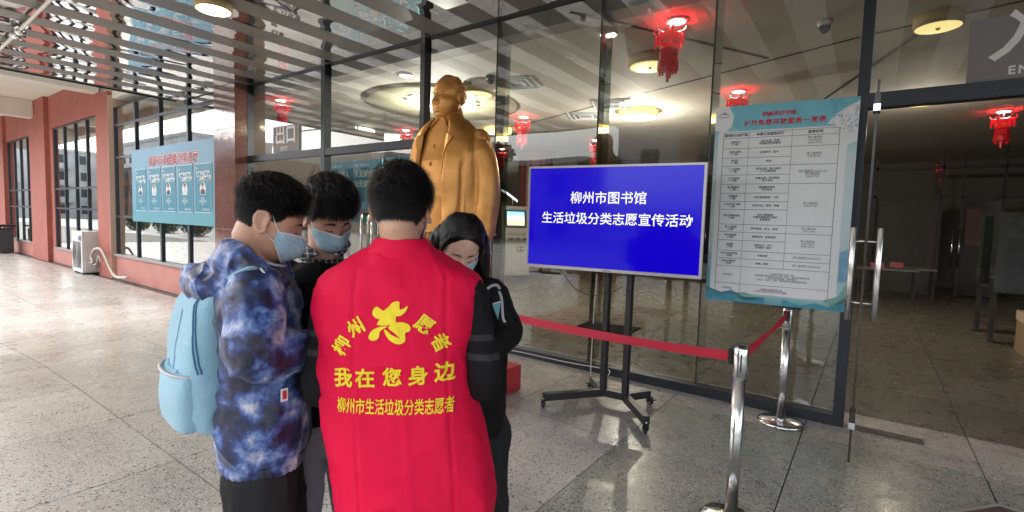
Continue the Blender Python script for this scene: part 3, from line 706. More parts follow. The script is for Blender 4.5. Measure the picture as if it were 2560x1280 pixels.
# staircase; rails and stringers are no lamps, their brightness is a painted glow
st = thing('staircase', 'interior staircase with pale steps and bright steel handrails left of the red column', 'staircase', (-14.6, 15.6, 0))
nst = 15
for i in range(nst): box('step', .9 + i * -.0 + (nst - i) * .28 - .6, .9 + (nst - i) * .28 - .32, -1.0, 1.0, i * .17, i * .17 + .17, pmat('pale step stone', (.5, .48, .43), .5), st)
for y in (-1.05, 1.05):
    bm = bmesh.new(); tube(bm, [(.9 + nst * .28, y, 1.0), (.9, y, 1.0 + nst * .17)], .04, 10); bm_obj('handrail', bm, pmat('glow painted handrail', (.8, .8, .8), .2, metal=.6, emit=(1, 1, 1), estr=.5), st, smooth=True)
    bm = bmesh.new(); tube(bm, [(.9 + nst * .28, y, .2), (.9, y, .2 + nst * .17)], .05, 10); bm_obj('stringer', bm, pmat('glow painted handrail', (.8, .8, .8), .2), st, smooth=True)
    for i in range(0, nst, 3): cyl('baluster', (.9 + (nst - i) * .28, y, .2 + i * .17), (.9 + (nst - i) * .28, y, 1.0 + i * .17), .015, M_steel, st, n=10)
# back of the hall seen through the doorway: dark partition, double glass doors, reading tables
bk = thing('inner_doors', 'dark framed inner glass doors at the back of the hall with chrome pulls', 'door', (0, 0, 0))
YB = 16.6
def bx(px0, px1, z0, z1, nm, mt, y=YB, d=.06, par=bk):
    return box(nm, at(px0, 600, 'Y', y).x, at(px1, 600, 'Y', y).x, y, y + d, z0, z1, mt, par)
bx(2170, 2720, 2.46, 2.54, 'door_head', M_dark); bx(2170, 2720, 3.2, 3.28, 'door_head', M_dark)
for px in (2180, 2345, 2398, 2500): bx(px - 3, px + 3, 0, 3.7, 'door_post', M_dark)
bx(2402, 2496, .05, 2.4, 'door_leaf', pmat('smoked door leaf', (.03, .025, .022), .15))
for px in (2380, 2398): cyl('handle', (at(px, 600, 'Y', YB).x, YB - .08, .75), (at(px, 600, 'Y', YB).x, YB - .08, 1.7), .025, M_steel, bk, n=12)
bx(2410, 2450, 1.3, 2.2, 'notice_board', pmat('maroon notice', (.08, .03, .03), .4), YB - .1, .02)
box('back_partition', at(2170, 600, 'Y', YB).x, at(2342, 600, 'Y', YB).x, YB + .1, YB + .15, 0, 2.45, pmat('grey partition', (.06, .058, .055), .6), bk)
for i, (px, lab) in enumerate(((2215, 'white reading table seen through the doorway beside the door pull'), (2262, 'second white reading table deeper in the dark hall'))):
    p = at(px, 690, 'Y', 14.2 + i * .8); t = thing('reading_table', lab, 'table', (p.x, 14.2 + i * .8, 0))
    box('table_top', -.55, .55, -.4, .4, .72, .75, pmat('grey table laminate', (.22, .22, .22), .5), t)
    for sx in (-1, 1):
        for sy in (-1, 1): box('leg', sx * .5 - .02, sx * .5 + .02, sy * .35 - .02, sy * .35 + .02, 0, .72, M_dark, t)
    box('books', -.3, -.05, -.15, .1, .75, .86, pmat('pink book covers', (.5, .12, .12), .5), t)
p = at(2460, 700, 'Y', 13.2)
for i, (px, lab) in enumerate(((2512, 'dark glass display cabinet right of the inner doors'), (2556, 'second dark display cabinet at the right edge'))):
    p = at(px, 700, 'Y', 11.0 - i * 1.0); t = thing('display_cabinet', lab, 'cabinet', (p.x, 11.0 - i, 0))
    box('case', -.32, .32, -.2, .2, .75, 1.9, pmat('blue grey cabinet glass', (.03, .038, .042), .12, var=.5, vscale=6), t)
    for sx in (-.28, .28): box('leg', sx - .02, sx + .02, -.1, .1, 0, .75, M_dark, t)
t = thing('carton', 'pale carton box on the floor at the right edge of the hall', 'box', (*at(2640, 790, 'Y', 9.3).xy, 0)); box('carton_body', -.3, .3, -.3, .3, 0, .42, pmat('brown card', (.30, .22, .13), .8), t); box('carton_lid', -.31, .31, -.31, .31, .42, .55, pmat('pale card', (.5, .42, .32), .8), t)
# upper gallery band with dark openings behind the screen top
g = thing('gallery', 'dark gallery front with red shelves above the screen top', 'gallery', (0, 0, 0))
box('gallery_wall', -8.6, -4.2, 15.8, 16, 0, ZI, pmat('gallery brown', (.10, .06, .05), .6), g)
for i in range(7): box('shelf_panel', -8.4 + i * .6, -8.0 + i * .6, 15.72, 15.8, 2.5, 3.4, M_redw if i % 2 else M_dark, g)

# ---------------- banners behind the exit doors
M_ban = pmat('teal banner print', (.03, .28, .42), .5, var=.1, vscale=2)
M_ink = pmat('white print', (.8, .8, .8), .6)
def banner(px0, px1, py0, lab, lines, y=6.4, scene=None):
    x0, x1 = at(px0, 480, 'Y', y).x, at(px1, 480, 'Y', y).x; ztop = at(px0, py0, 'Y', y).z; wd = x1 - x0
    t = thing('banner_stand', lab, 'banner', ((x0 + x1) / 2, y, 0))
    box('panel', -wd / 2, wd / 2, 0, .02, ztop - 1.25, ztop, M_ban, t); 
    for s in (-1, 1): box('leg', s * wd * .3 - .02, s * wd * .3 + .02, .02, .05, 0, ztop - .1, M_dark, t)
    box('foot', -wd / 2, wd / 2, -.15, .2, 0, .03, M_dark, t)
    for i, s in enumerate(lines): text('lettering', s, .15, M_ink, t, plane_M((.02, -.004, ztop - .28 - i * .2), (1, 0, 0), (0, 0, 1)), bold=.004)
    lathe('emblem', [(0, 0), (.035, 0), (.035, .004)], M_ink, t, n=6).matrix_local = Matrix.Translation((-wd * .42, -.003, ztop - .1)) @ Matrix.Rotation(R_(90), 4, 'X')
    text('small_print', '道德模范  诚信', .05, M_ink, t, plane_M((-wd * .12, -.004, ztop - .1), (1, 0, 0), (0, 0, 1)))
    if scene:
        # flat printed figures at a green table
        def poly(nm, pts, col):
            bm = bmesh.new(); bm.faces.new([bm.verts.new((p_[0], -.004, ztop - 1.25 + p_[1])) for p_ in pts]); bm_obj(nm, bm, pmat(nm + ' print', col, .6), t)
        poly('printed_table', [(-.45, .02), (.45, .02), (.45, .1), (.2, .2), (-.2, .2), (-.45, .1)], (.05, .42, .32))
        poly('printed_shirt', [(-.42, .02), (-.25, .02), (-.2, .2), (-.1, .24), (-.28, .36), (-.36, .34)], (.35, .04, .3))
        poly('printed_face', [(-.33, .38), (-.26, .38), (-.24, .46), (-.3, .5), (-.35, .46)], (.8, .5, .35)); poly('printed_hair', [(-.36, .45), (-.3, .47), (-.25, .49), (-.28, .55), (-.35, .54)], (.02, .02, .03))
        poly('printed_hands', [(-.2, .16), (.1, .12), (.15, .18), (0, .22), (-.15, .22)], (.75, .6, .3)); poly('printed_dress', [(.0, .22), (.3, .22), (.25, .6), (.1, .62)], (.6, .5, .15))
banner(818, 884, 407, 'left blue banner partly behind the second boy with white slogan', ['青少年人', '好'])
banner(886, 954, 402, 'blue banner with two white slogan lines and printed figures beside the volunteer head', ['人无诚信不立', '业无诚信不兴'], scene=True)
banner(964, 1045, 393, 'blue banner directly behind the back of the volunteer head', ['诚信', '友善'])
# ================================================================ SCREEN ON ITS TROLLEY
def at_plane(px, py, p0, nrm):
    r = ray(px, py); n_ = Vector(nrm); return EYE + r * ((Vector(p0) - EYE).dot(n_) / r.dot(n_))
TVR = math.atan2(.15, .989); tvx = Vector((math.cos(TVR), math.sin(TVR), 0)); tvn = Vector((math.sin(TVR), -math.cos(TVR), 0))
TVP = Vector((-1.70, 3.78, 0)); 
cs = [at_plane(px, py, TVP, tvn) for px, py in ((1323, 420), (1768, 403), (1755, 695), (1318, 668))]
tl, tr_ = (cs[0] + cs[3]) / 2, (cs[1] + cs[2]) / 2
TW = (tr_ - tl).length; tc_ = (tl + tr_) / 2; zt, zb = (cs[0].z + cs[1].z) / 2, (cs[2].z + cs[3].z) / 2; TH = zt - zb
tv = thing('display_screen', 'large flat screen with blue slide and white Chinese title on a black trolley', 'screen', (tc_.x, tc_.y, (zt + zb) / 2), TVR)
M_tvf = pmat('silver white bezel', (.6, .58, .56), .3, metal=.3)
M_blue = None
def blue():
    mt, n, l, b = nodemat('lit blue slide'); b.inputs['Base Color'].default_value = (.003, .002, .03, 1); b.inputs['Roughness'].default_value = .08; b.inputs['Specular IOR Level'].default_value = .38
    tc = n.new('ShaderNodeTexCoord'); nz = n.new('ShaderNodeTexNoise'); nz.inputs['Scale'].default_value = 2; l.new(tc.outputs['Object'], nz.inputs['Vector'])
    mp = n.new('ShaderNodeMapRange'); mp.inputs['To Min'].default_value = .9; mp.inputs['To Max'].default_value = 1.1; l.new(nz.outputs['Fac'], mp.inputs['Value'])
    b.inputs['Emission Color'].default_value = (.006, .0, .62, 1); b.inputs['Emission Strength'].default_value = .21; b.inputs['Coat Weight'].default_value = .0; b.inputs['Coat Roughness'].default_value = .03
    return mt
bt = .018
box('back_shell', -TW / 2 + .003, TW / 2 - .003, .004, .06, -TH / 2 + .003, TH / 2 - .003, M_black, tv)
for a in ((-TW / 2, TW / 2, TH / 2 - bt, TH / 2), (-TW / 2, TW / 2, -TH / 2, -TH / 2 + bt * 1.4), (-TW / 2, -TW / 2 + bt, -TH / 2 + bt * 1.4, TH / 2 - bt), (TW / 2 - bt, TW / 2, -TH / 2 + bt * 1.4, TH / 2 - bt)):
    box('bezel', a[0], a[1], -.02, .03, a[2], a[3], M_tvf, tv)
box('slide', -TW / 2 + bt, TW / 2 - bt, -.008, .003, -TH / 2 + bt * 1.4, TH / 2 - bt, blue(), tv)
M_wt = pmat('white lit lettering', (.8, .8, .8), .5, emit=(.85, .85, 1), estr=.2)
def tvtext(s, px, py, size):
    q = at_plane(px, py, TVP, tvn) - Vector((tc_.x, tc_.y, (zt + zb) / 2)); lx = q.dot(tvx)
    me_text = text('lettering', s, size, M_wt, tv, plane_M((lx, -.0095, q.z), (1, 0, 0), (0, 0, 1)), bold=.001); return me_text
tvtext('柳州市图书馆', 1519, 497, .107); tvtext('生活垃圾分类志愿宣传活动', 1531, 550, .1045)
box('brand_mark', -.03, .03, -.0215, -.0205, -TH / 2 + .008, -TH / 2 + .014, M_dark, tv)
# trolley
tr = thing('screen_trolley', 'black wheeled trolley with shelf and splayed feet under the blue screen', 'trolley', (0, 0, 0))
c1, c2 = at(1505, 980, 'Z', .1), at(1560, 992, 'Z', .1)
cols = [Vector((c1.x, c1.y + .02, 0)), Vector((c2.x, c2.y + .02, 0))]
for c in cols:
    box('column', c.x - .024, c.x + .024, c.y - .03, c.y + .03, .07, 1.7, M_black, tr, bev=.004)
box('wall_bracket', cols[0].x - .3, cols[1].x + .3, cols[0].y - .055, cols[0].y - .032, 1.35, 1.43, M_black, tr); box('wall_bracket', cols[0].x - .3, cols[1].x + .3, cols[0].y - .055, cols[0].y - .032, 1.70, 1.78, M_black, tr)
sh = [at(1430, 822, 'Z', .60), at(1470, 806, 'Z', .60), at(1602, 822, 'Z', .60), at(1563, 842, 'Z', .60)]
bm = bmesh.new(); lo_ = [bm.verts.new(p) for p in sh]; hi = [bm.verts.new(p + Vector((0, 0, .012))) for p in sh]; bm.faces.new(lo_); bm.faces.new(hi[::-1])
for i in range(4): bm.faces.new((lo_[i], hi[i], hi[(i + 1) % 4], lo_[(i + 1) % 4]))
bmesh.ops.recalc_face_normals(bm, faces=bm.faces); bm_obj('shelf', bm, pmat('matt black shelf', (.012, .012, .013), .9, spec=.1), tr)
def bar(name, a, b, w_, h_, mt, par):
    a, b = Vector(a), Vector(b); d = (b - a); L = d.length; rz = math.atan2(d.y, d.x); ry = -math.asin(d.z / L)
    M = Matrix.Translation(a) @ Matrix.Rotation(rz, 4, 'Z') @ Matrix.Rotation(ry, 4, 'Y'); return box(name, 0, L, -w_ / 2, w_ / 2, -h_ / 2, h_ / 2, mt, par, bev=.003, M=M)
bar('cross_bar', (cols[0].x, cols[0].y, .095), (cols[1].x, cols[1].y, .095), .05, .06, M_black, tr)
W_ = [at(1358, 1012, 'Z', .03), at(1480, 966, 'Z', .03), at(1615, 1074, 'Z', .03), at(1622, 1003, 'Z', .03)]
def caster(p, par, rz):
    c = D.objects.new('caster', None); COL.objects.link(c); c.parent = par; c.location = (p.x, p.y, 0); c.rotation_euler = (0, 0, rz)
    cyl('wheel', (-.012, .012, .032), (.012, .012, .032), .030, M_rubber, c, n=20, bev=.004); cyl('hub', (-.0135, .012, .032), (.0135, .012, .032), .014, M_chrome, c, n=16)
    bm = bmesh.new(); add_box(bm, -.019, -.015, -.015, .03, .03, .066); add_box(bm, .015, .019, -.015, .03, .03, .066); add_box(bm, -.019, .019, -.02, .03, .066, .072); add_box(bm, -.012, .012, .03, .06, .05, .058)
    bm_obj('fork', bm, M_black, c); cyl('stem', (0, 0, .07), (0, 0, .09), .008, M_steel, c, n=10)
for i, p in enumerate(W_):
    c = cols[0 if i < 2 else 1]; bar('foot', (c.x, c.y, .095), (p.x, p.y, .10), .055, .062, M_black, tr); caster(p, tr, .6 + i * 1.3)
# cables
def cable(name, lab, pts, r, mt, cat='cable'):
    bm = bmesh.new(); tube(bm, pts, r, 8, 6); o = bm_obj(name, bm, mt, None, smooth=True); return tag(o, lab, cat)
yb = TVP.y + .1
cable('power_cable', 'thin black cable drooping under the blue screen to its stand', [at(1398, 672, 'Y', yb), at(1412, 690, 'Y', yb), at(1440, 722, 'Y', yb), at(1480, 738, 'Y', yb), at(1530, 730, 'Y', yb), at(1556, 716, 'Y', yb)], .004, M_black)
M_wc = pmat('white cable', (.6, .6, .58), .5)
cable('power_cable', 'white cable hanging from the screen down to the floor by the trolley', [at(1492, 685, 'Y', 4.2), at(1486, 760, 'Y', 4.2), at(1478, 900, 'Y', 4.25), at(1476, 955, 'Y', 4.25)], .005, M_wc)
cable('power_cable', 'white cable lying along the dark base rail of the glass front', [at(1240, 872, 'Y', YF - .075), at(1290, 878, 'Y', YF - .075), at(1360, 893, 'Y', YF - .08), at(1420, 906, 'Y', YF - .09), at(1500, 920, 'Y', YF - .12), at(1524, 928, 'Y', YF - .16), at(1512, 952, 'Y', 4.3)], .005, M_wc)
cable('data_cable', 'thin grey flex with a small black box hanging under the screen bracket', [at(1352, 672, 'Y', yb + .05), at(1352, 680, 'Y', yb + .05), at(1400, 684, 'Y', yb + .05)], .012, M_black)

# ================================================================ TIMETABLE POSTER ON ITS POST
PR = math.atan2(.11, .99); PP = Vector((-.60, 4.30, 0)); pn = Vector((math.sin(PR), -math.cos(PR), 0)); px_ = Vector((math.cos(PR), math.sin(PR), 0))
cs = [at_plane(a, b, PP, pn) for a, b in ((1790, 270), (2147, 240), (2115, 780), (1765, 748))]
l_, r_ = (cs[0] + cs[3]) / 2, (cs[1] + cs[2]) / 2; PW = (r_ - l_).length; pc = (l_ + r_) / 2; pt, pb = (cs[0].z + cs[1].z) / 2, (cs[2].z + cs[3].z) / 2; PH = pt - pb
po = thing('timetable_poster', 'tall white and teal opening hours poster held on a chrome barrier post', 'poster', (pc.x, pc.y, pb), PR)
def water():
    mt, n, l, b = nodemat('poster watercolour paper'); tc = n.new('ShaderNodeTexCoord'); sp = n.new('ShaderNodeSeparateXYZ'); l.new(tc.outputs['Generated'], sp.inputs[0])
    nz = n.new('ShaderNodeTexNoise'); nz.inputs['Scale'].default_value = 3; nz.inputs['Detail'].default_value = 3; l.new(tc.outputs['Object'], nz.inputs['Vector'])
    ad = n.new('ShaderNodeMath'); ad.operation = 'MULTIPLY_ADD'; ad.inputs[1].default_value = .14; l.new(nz.outputs['Fac'], ad.inputs[0]); l.new(sp.outputs['Z'], ad.inputs[2])
    r = n.new('ShaderNodeValToRGB'); l.new(ad.outputs[0], r.inputs[0]); e = r.color_ramp.elements
    e[0].position = 0.06; e[0].color = (.09, .30, .42, 1); e[1].position = 1; e[1].color = (.20, .52, .62, 1)
    for p_, c_ in ((.10, (.25, .50, .50, 1)), (.15, (.48, .66, .66, 1)), (.3, (.30, .50, .62, 1)), (.36, (.55, .68, .70, 1)), (.8, (.60, .70, .72, 1))): x = e.new(p_); x.color = c_
    l.new(r.outputs[0], b.inputs['Base Color']); b.inputs['Roughness'].default_value = .45; return mt
box('board', -PW / 2, PW / 2, 0, .008, 0, PH, water(), po)
def pbox(nm, u0, u1, v0, v1, mt, lay=1): return box(nm, (u0 - .5) * PW, (u1 - .5) * PW, -.0006 * lay, -.0006 * lay + .0005, (1 - v1) * PH, (1 - v0) * PH, mt, po)
M_teal = pmat('teal header print', (.17, .50, .60), .45, var=.1, vscale=4); M_pap = pmat('white poster print', (.80, .81, .82), .5, var=.03)
M_line = pmat('table rule print', (.08, .08, .09), .6); M_redt = pmat('crimson print', (.62, .02, .08), .5); M_txt = pmat('charcoal print', (.09, .09, .10), .6)
def ppoly(nm, pts, mt, lay):
    bm = bmesh.new(); f = bm.faces.new([bm.verts.new(((u - .5) * PW, -.0006 * lay, (1 - v) * PH)) for u, v in pts]); 
    bm.normal_update(); 
    if f.normal.y > 0: bmesh.ops.reverse_faces(bm, faces=[f])
    return bm_obj(nm, bm, mt, po)
ppoly('header_print', [(.10, 0), (1, 0), (1, .118), (.2, .128), (.13, .10), (.14, .07), (.11, .04)], M_teal, 1)
ppoly('willow_print', [(1, .015), (1, .2), (.93, .22), (.85, .12), (.80, .115), (.86, .07), (.93, .04)], M_pap, 2)
ppoly('cloud_print', [(0, 0), (.10, 0), (.14, .05), (.13, .10), (.08, .13), (0, .12)], M_pap, 2)
bm = bmesh.new()
for i in range(150):
    u, v = random.uniform(.78, .99), random.uniform(.005, .16)
    if u < .80 + v * .3: continue
    a = random.uniform(.5, 1.4); dx, dz = .010 * math.cos(a), .010 * math.sin(a); x, z = (u - .5) * PW, (1 - v) * PH
    bm.faces.new([bm.verts.new(q) for q in ((x, -.0019, z), (x + dx, -.0019, z + dz), (x + dx * 1.3 + .003, -.0019, z + dz * 1.2), (x + .003, -.0019, z - .002))])
bm_obj('willow_leaf_print', bm, pmat('slate leaf print', (.10, .28, .38), .5), po, kind='stuff')
# white sheet with rounded corners
def rrect(u0, u1, v0, v1, r):
    pts = []
    for cx_, cy_, a0 in ((u1 - r, v0 + r, -90), (u1 - r, v1 - r, 0), (u0 + r, v1 - r, 90), (u0 + r, v0 + r, 180)):
        for k in range(5): a = R_(a0 + k * 22.5); pts.append((cx_ + r * math.cos(a), cy_ + r * .65 * math.sin(a)))
    return pts
ppoly('table_sheet', rrect(.03, .94, .12, .965, .02), M_pap, 3)
for pts, c in ((([(0, .93), (.12, .955), (.2, .94), (.3, .97), (.45, .965), (.45, 1), (0, 1)]), (.05, .26, .36)), (([(.58, .965), (.7, .99), (.8, .97), (.9, .985), (1, .93), (1, 1), (.58, 1)]), (.05, .28, .38)),
               (([(.2, .955), (.3, .945), (.42, .975), (.3, .99)]), (.22, .45, .42)), (([(.85, .955), (.95, .93), (1, .87), (1, .95), (.92, .985)]), (.20, .42, .38)), (([(0, .80), (.02, .84), (.03, .95), (0, .95)]), (.12, .34, .4)), (([(.945, .72), (1, .70), (1, .86), (.945, .86)]), (.20, .40, .58))):
    ppoly('lotus_print', pts, pmat('lotus print %.2f %.2f' % c[:2], c, .5, var=.2, vscale=12), 4)
# ruled table
rows = [.135, .163, .215, .262, .303, .349, .395, .441, .483, .524, .600, .640, .682, .736, .776, .816, .905, .955]
cu = [.07, .262, .572, .885]
for i, v in enumerate(rows):
    u1 = cu[3] if i in (0, 1, 2, 4, 6, 10, 11, 13, 14, 15, 16, 17) else cu[2]; pbox('rule', cu[0], u1, v - .0009, v + .0009, M_line, 5)
pbox('rule', cu[0] - .0015, cu[0] + .0015, rows[0], rows[-1], M_line, 5); pbox('rule', cu[3] - .0015, cu[3] + .0015, rows[0], rows[-1], M_line, 5); pbox('rule', cu[1] - .001, cu[1] + .001, rows[0], rows[-1], M_line, 5); pbox('rule', cu[2] - .001, cu[2] + .001, rows[0], rows[15], M_line, 5)
def ptext(s, u, v, size, mt, bold=0, nm='lettering', sp=1.0, sx=1.0): return text(nm, s, size, mt, po, plane_M(((u - .5) * PW, -.0042, (1 - v) * PH), (1, 0, 0), (0, 0, 1)), bold=bold, spacing=sp, res=1, sx=sx)
ptext('柳州市图书馆', .47, .052, .038, M_redt, .001); ptext('对外免费开放服务一览表', .505, .093, .046, M_redt, .0014, sp=1.18)
bm = bmesh.new(); 
for pts in ([(-.045, 0), (-.012, .014), (0, .02), (.012, .014), (.045, 0), (.012, .008), (-.012, .008)], [(-.012, .022), (0, .027), (.012, .022), (0, .0235)]): bm.faces.new([bm.verts.new((x + (.065 - .5) * PW, -.0042, z + (1 - .045) * PH)) for x, z in pts])
bm_obj('roof_logo', bm, M_txt, po); ptext('柳州市图书馆', .065, .055, .012, M_txt)
ptext('服务窗口及楼层', .166, .149, .024, M_txt, .0006); ptext('免费项目服务内容', .417, .149, .024, M_txt, .0006); ptext('服务时间', .728, .149, .024, M_txt, .0006)
L1 = ['总服务台\n（一楼 ）', '自助借还处\n（一楼 ）', '存包处\n（一楼）', '少儿阅览室\n（一楼）', '少儿低幼室\n（一楼）', '报刊阅览室\n（二楼）', '多媒体室\n（二楼）', '中文图书外借室\n（二楼）', '地方文献阅览室\n（三楼）', '第二阅览室\n（三楼）', '参考咨询室\n（三楼）', '自修室\n（三楼）', '特色文化阅览室\n（四楼）', '报告厅展览厅\n（四楼）', '', '其他服务', '咨询电话']
L2 = ['证件办理、咨询\n读者服务信息查询', '借阅图书、还书', '存包', '图书借阅、亲子阅读\n少儿主题活动', '绘本借阅、图书阅览\n亲子活动', '报纸期刊阅览\n过刊查询', '电子资源查询、上网', '图书外借、阅览、检索', '地方文献查阅\n古籍文献阅览与咨询\n家谱查阅', '图书阅览、自习、查询', '课题咨询、资料检索', '读者自习、学习\n阅读推广活动', '专题阅览', '讲座、展览']
for i in range(14):
    vm = (rows[i + 1] + rows[i + 2]) / 2; ptext(L1[i], .166, vm, .0185, M_txt, .0003, 'small_print', sx=.95); ptext(L2[i], .417, vm, .0185, M_txt, .0003, 'small_print')
ptext(L1[15], .166, (rows[15] + rows[16]) / 2, .018, M_txt, 0, 'small_print'); ptext(L1[16], .166, (rows[16] + rows[17]) / 2, .018, M_txt, 0, 'small_print')
for a, b_, s in ((1, 2, '周二至周日\n9:00-12:00\n14:30-17:00'), (2, 4, '周二至周日\n9:00-21:00'), (4, 6, '周二至周五 9:00-21:00\n周六至周日\n9:00-17:00'), (6, 10, '周二至周日\n9:00-17:00'), (10, 11, '周二至周五\n9:00-17:00'), (11, 13, '周二至周五\n9:00-12:00\n14:30-17:00'), (13, 14, '周二至周日 9:00-20:00'), (14, 15, '周二至周日 9:00-20:00')):
    ptext(s, .728, (rows[a] + rows[b_]) / 2, .019, M_txt, .0002, 'small_print')
ptext('1.读者凭有效证件入馆。\n2.借阅图书请到服务台办理，遗失、损坏按规定处理。\n3.馆内请保持安静，爱护图书。\n4.阅览、查询、上网、展览等均为免费服务项目。', .57, (rows[15] + rows[16]) / 2, .0165, M_txt, 0, 'small_print'); ptext('1.闭馆时间请留意公告。\n2.法定节假日开放时间另行通知。', .5, (rows[16] + rows[17]) / 2, .0165, M_txt, 0, 'small_print')

# ================================================================ BARRIER POSTS AND BELT
def stanchion(lab, x, y, h=.94, front_cass=()):
    t = thing('barrier_post', lab, 'barrier post', (x, y, 0), 0, 'chrome barrier posts at the entrance')
    lathe('base_plate', [(.165, .0), (.17, .008), (.168, .02), (.14, .034), (.06, .046), (.038, .05)], M_chrome, t, n=56)
    lathe('tube', [(.0315, .045), (.0315, h - .155)], M_tube, t, n=36)
    lathe('head', [(.034, h - .156), (.0375, h - .15), (.0375, h - .006), (.034, h), (.03, h + .004), (0, h + .005)], M_tube, t, n=36)
    lathe('cap_disc', [(.026, h + .0055), (.024, h + .009), (0, h + .0095)], M_black, t, n=30)
    for a in front_cass:
        M = Matrix.Rotation(a, 4, 'Z'); bm = bmesh.new(); add_box(bm, .034, .058, -.022, .022, h - .095, h - .012, M); bmesh.ops.bevel(bm, geom=bm.edges[:], offset=.004, segments=2, affect='EDGES'); bm_obj('belt_clip', bm, M_black, t)
    M = Matrix.Rotation(-math.pi / 2 + .25, 4, 'Z'); bm = bmesh.new(); add_box(bm, .0365, .0388, -.004, .004, h - .12, h - .03, M); bm_obj('head_slot', bm, M_black, t)
    return t
S1 = Vector((-.50, 2.74)); S2 = Vector((-.49, 4.45)); S3 = Vector((-2.62, 2.95))
a12 = math.atan2(*(S2 - S1).yx); a13 = math.atan2(*(S3 - S1).yx)
stanchion('chrome barrier post in front, cut by the lower edge, red belt on both sides', *S1, front_cass=(a12, a13))
stanchion('chrome barrier post with a round base carrying the timetable poster', *S2, h=.93, front_cass=(a12 + math.pi,))
stanchion('chrome barrier post hidden behind the standing woman by the statue plinth', *S3, front_cass=(a13 + math.pi,))
box('poster_bracket', S2.x - .1, S2.x + .1, 4.34, 4.40, .945, .96, M_black, po).matrix_parent_inverse = po.matrix_world.inverted()
def belt(lab, a, b, sag, z=.885):
    bm = bmesh.new(); prev = None; d = (b - a).normalized(); n_ = Vector((-d.y, d.x)) * .0008
    A = a + d * .055; B = b - d * .055
    for i in range(31):
        t = i / 30; p = A.lerp(B, t); s = sag * 4 * t * (1 - t); tw = .004 * math.sin(t * 9)
        row = [bm.verts.new((p.x + n_.x * q + (-d.y) * tw * k, p.y + n_.y * q + d.x * tw * k, z - s + k * .026)) for q, k in ((-1, -1), (-1, 1), (1, 1), (1, -1))]
        if prev: bridge(bm, prev, row)
        else: bm.faces.new(row)
        prev = row
    bm.faces.new(prev[::-1]); bmesh.ops.recalc_face_normals(bm, faces=bm.faces); o = bm_obj('barrier_belt', bm, pmat('red webbing', (.52, .012, .04), .65, bump=.4, bscale=500), None); return tag(o, lab, 'belt')
belt('long red barrier belt crossing in front of the screen trolley', S1, S3, .03); belt('short red barrier belt running back to the post under the poster', S1, S2, .012)

# ================================================================ FLOOR BITS
t = thing('floor_board', 'dark printed board with a pale rim lying at the lower right corner', 'board', (0, 0, 0))
A = at(2492, 1258, 'Z', .012); B_ = at(2330, 1283, 'Z', .012); C_ = at(2590, 1290, 'Z', .012)
e1 = (B_ - A).normalized(); e2 = (C_ - A).normalized(); e1.z = 0; e2.z = 0
def fpoly(nm, off, z0, z1, mt, size=.75):
    p = [A + (e1 + e2) * off, A + e1 * size + e2 * off, A + (e1 + e2) * (size) , A + e2 * size + e1 * off]; bm = bmesh.new()
    lo_ = [bm.verts.new((q.x, q.y, z0)) for q in p]; hi = [bm.verts.new((q.x, q.y, z1)) for q in p]; bm.faces.new(lo_[::-1]); bm.faces.new(hi)
    for i in range(4): bm.faces.new((lo_[i], lo_[(i + 1) % 4], hi[(i + 1) % 4], hi[i]))
    bmesh.ops.recalc_face_normals(bm, faces=bm.faces); bm_obj(nm, bm, mt, t)
fpoly('pale_rim', 0, .001, .010, pmat('pale rim', (.42, .40, .40), .5)); fpoly('dark_face', .03, .0105, .013, pmat('dark plum print', (.09, .06, .065), .4, var=.3, vscale=9), .72)

# ================================================================ POSTER PANEL ON THE LEFT WALL
YP = YW - .06
def wp(px, py): return at(px, py, 'Y', YP)
x0, x1 = wp(330, 450).x, -10.36; z0, z1 = (wp(330, 555).z + wp(532, 563).z) / 2, (wp(330, 380).z + wp(532, 340).z) / 2
pan = thing('exhibition_panel', 'wide blue exhibition panel with red title and five portrait posters over the windows', 'display panel', ((x0 + x1) / 2, YP, z0))
def panm():
    mt, n, l, b = nodemat('blue panel vinyl'); tc = n.new('ShaderNodeTexCoord'); sp = n.new('ShaderNodeSeparateXYZ'); l.new(tc.outputs['Generated'], sp.inputs[0])
    nz = n.new('ShaderNodeTexNoise'); nz.inputs['Scale'].default_value = 1.5; l.new(tc.outputs['Object'], nz.inputs['Vector'])
    ad = n.new('ShaderNodeMath'); ad.operation = 'MULTIPLY_ADD'; ad.inputs[1].default_value = .3; l.new(nz.outputs['Fac'], ad.inputs[0]); l.new(sp.outputs['Z'], ad.inputs[2])
    r = n.new('ShaderNodeValToRGB'); l.new(ad.outputs[0], r.inputs[0]); e = r.color_ramp.elements; e[0].position = .1; e[0].color = (.07, .30, .37, 1); e[1].position = 1; e[1].color = (.15, .34, .50, 1)
    l.new(r.outputs[0], b.inputs['Base Color']); b.inputs['Roughness'].default_value = .45
    bp = n.new('ShaderNodeBump'); bp.inputs['Strength'].default_value = .25; bp.inputs['Distance'].default_value = .03; l.new(nz.outputs['Fac'], bp.inputs['Height']); l.new(bp.outputs[0], b.inputs['Normal']); return mt
PWD = x1 - x0; PHT = z1 - z0; M_panel = panm()
box('panel_sheet', -PWD / 2, PWD / 2, 0, .03, 0, PHT, M_panel, pan)
M_whp = pmat('white outline print', (.8, .78, .78), .5); M_redp = pmat('red title print', (.5, .012, .03), .5)
tx = wp(430, 398); 
for mt, bo, dy in ((M_whp, .013, -.004), (M_redp, .002, -.006)): text('lettering', '柳州市道德模范事迹展', .26, mt, pan, plane_M((tx.x - (x0 + x1) / 2 , dy, tx.z - z0 - .02), (1, 0, 0), (0, 0, 1)), bold=bo, spacing=.98)
M_pos = pmat('teal poster print', (.015, .21, .32), .4, var=.12, vscale=3); M_edgew = pmat('pale poster edge', (.45, .6, .66), .5)
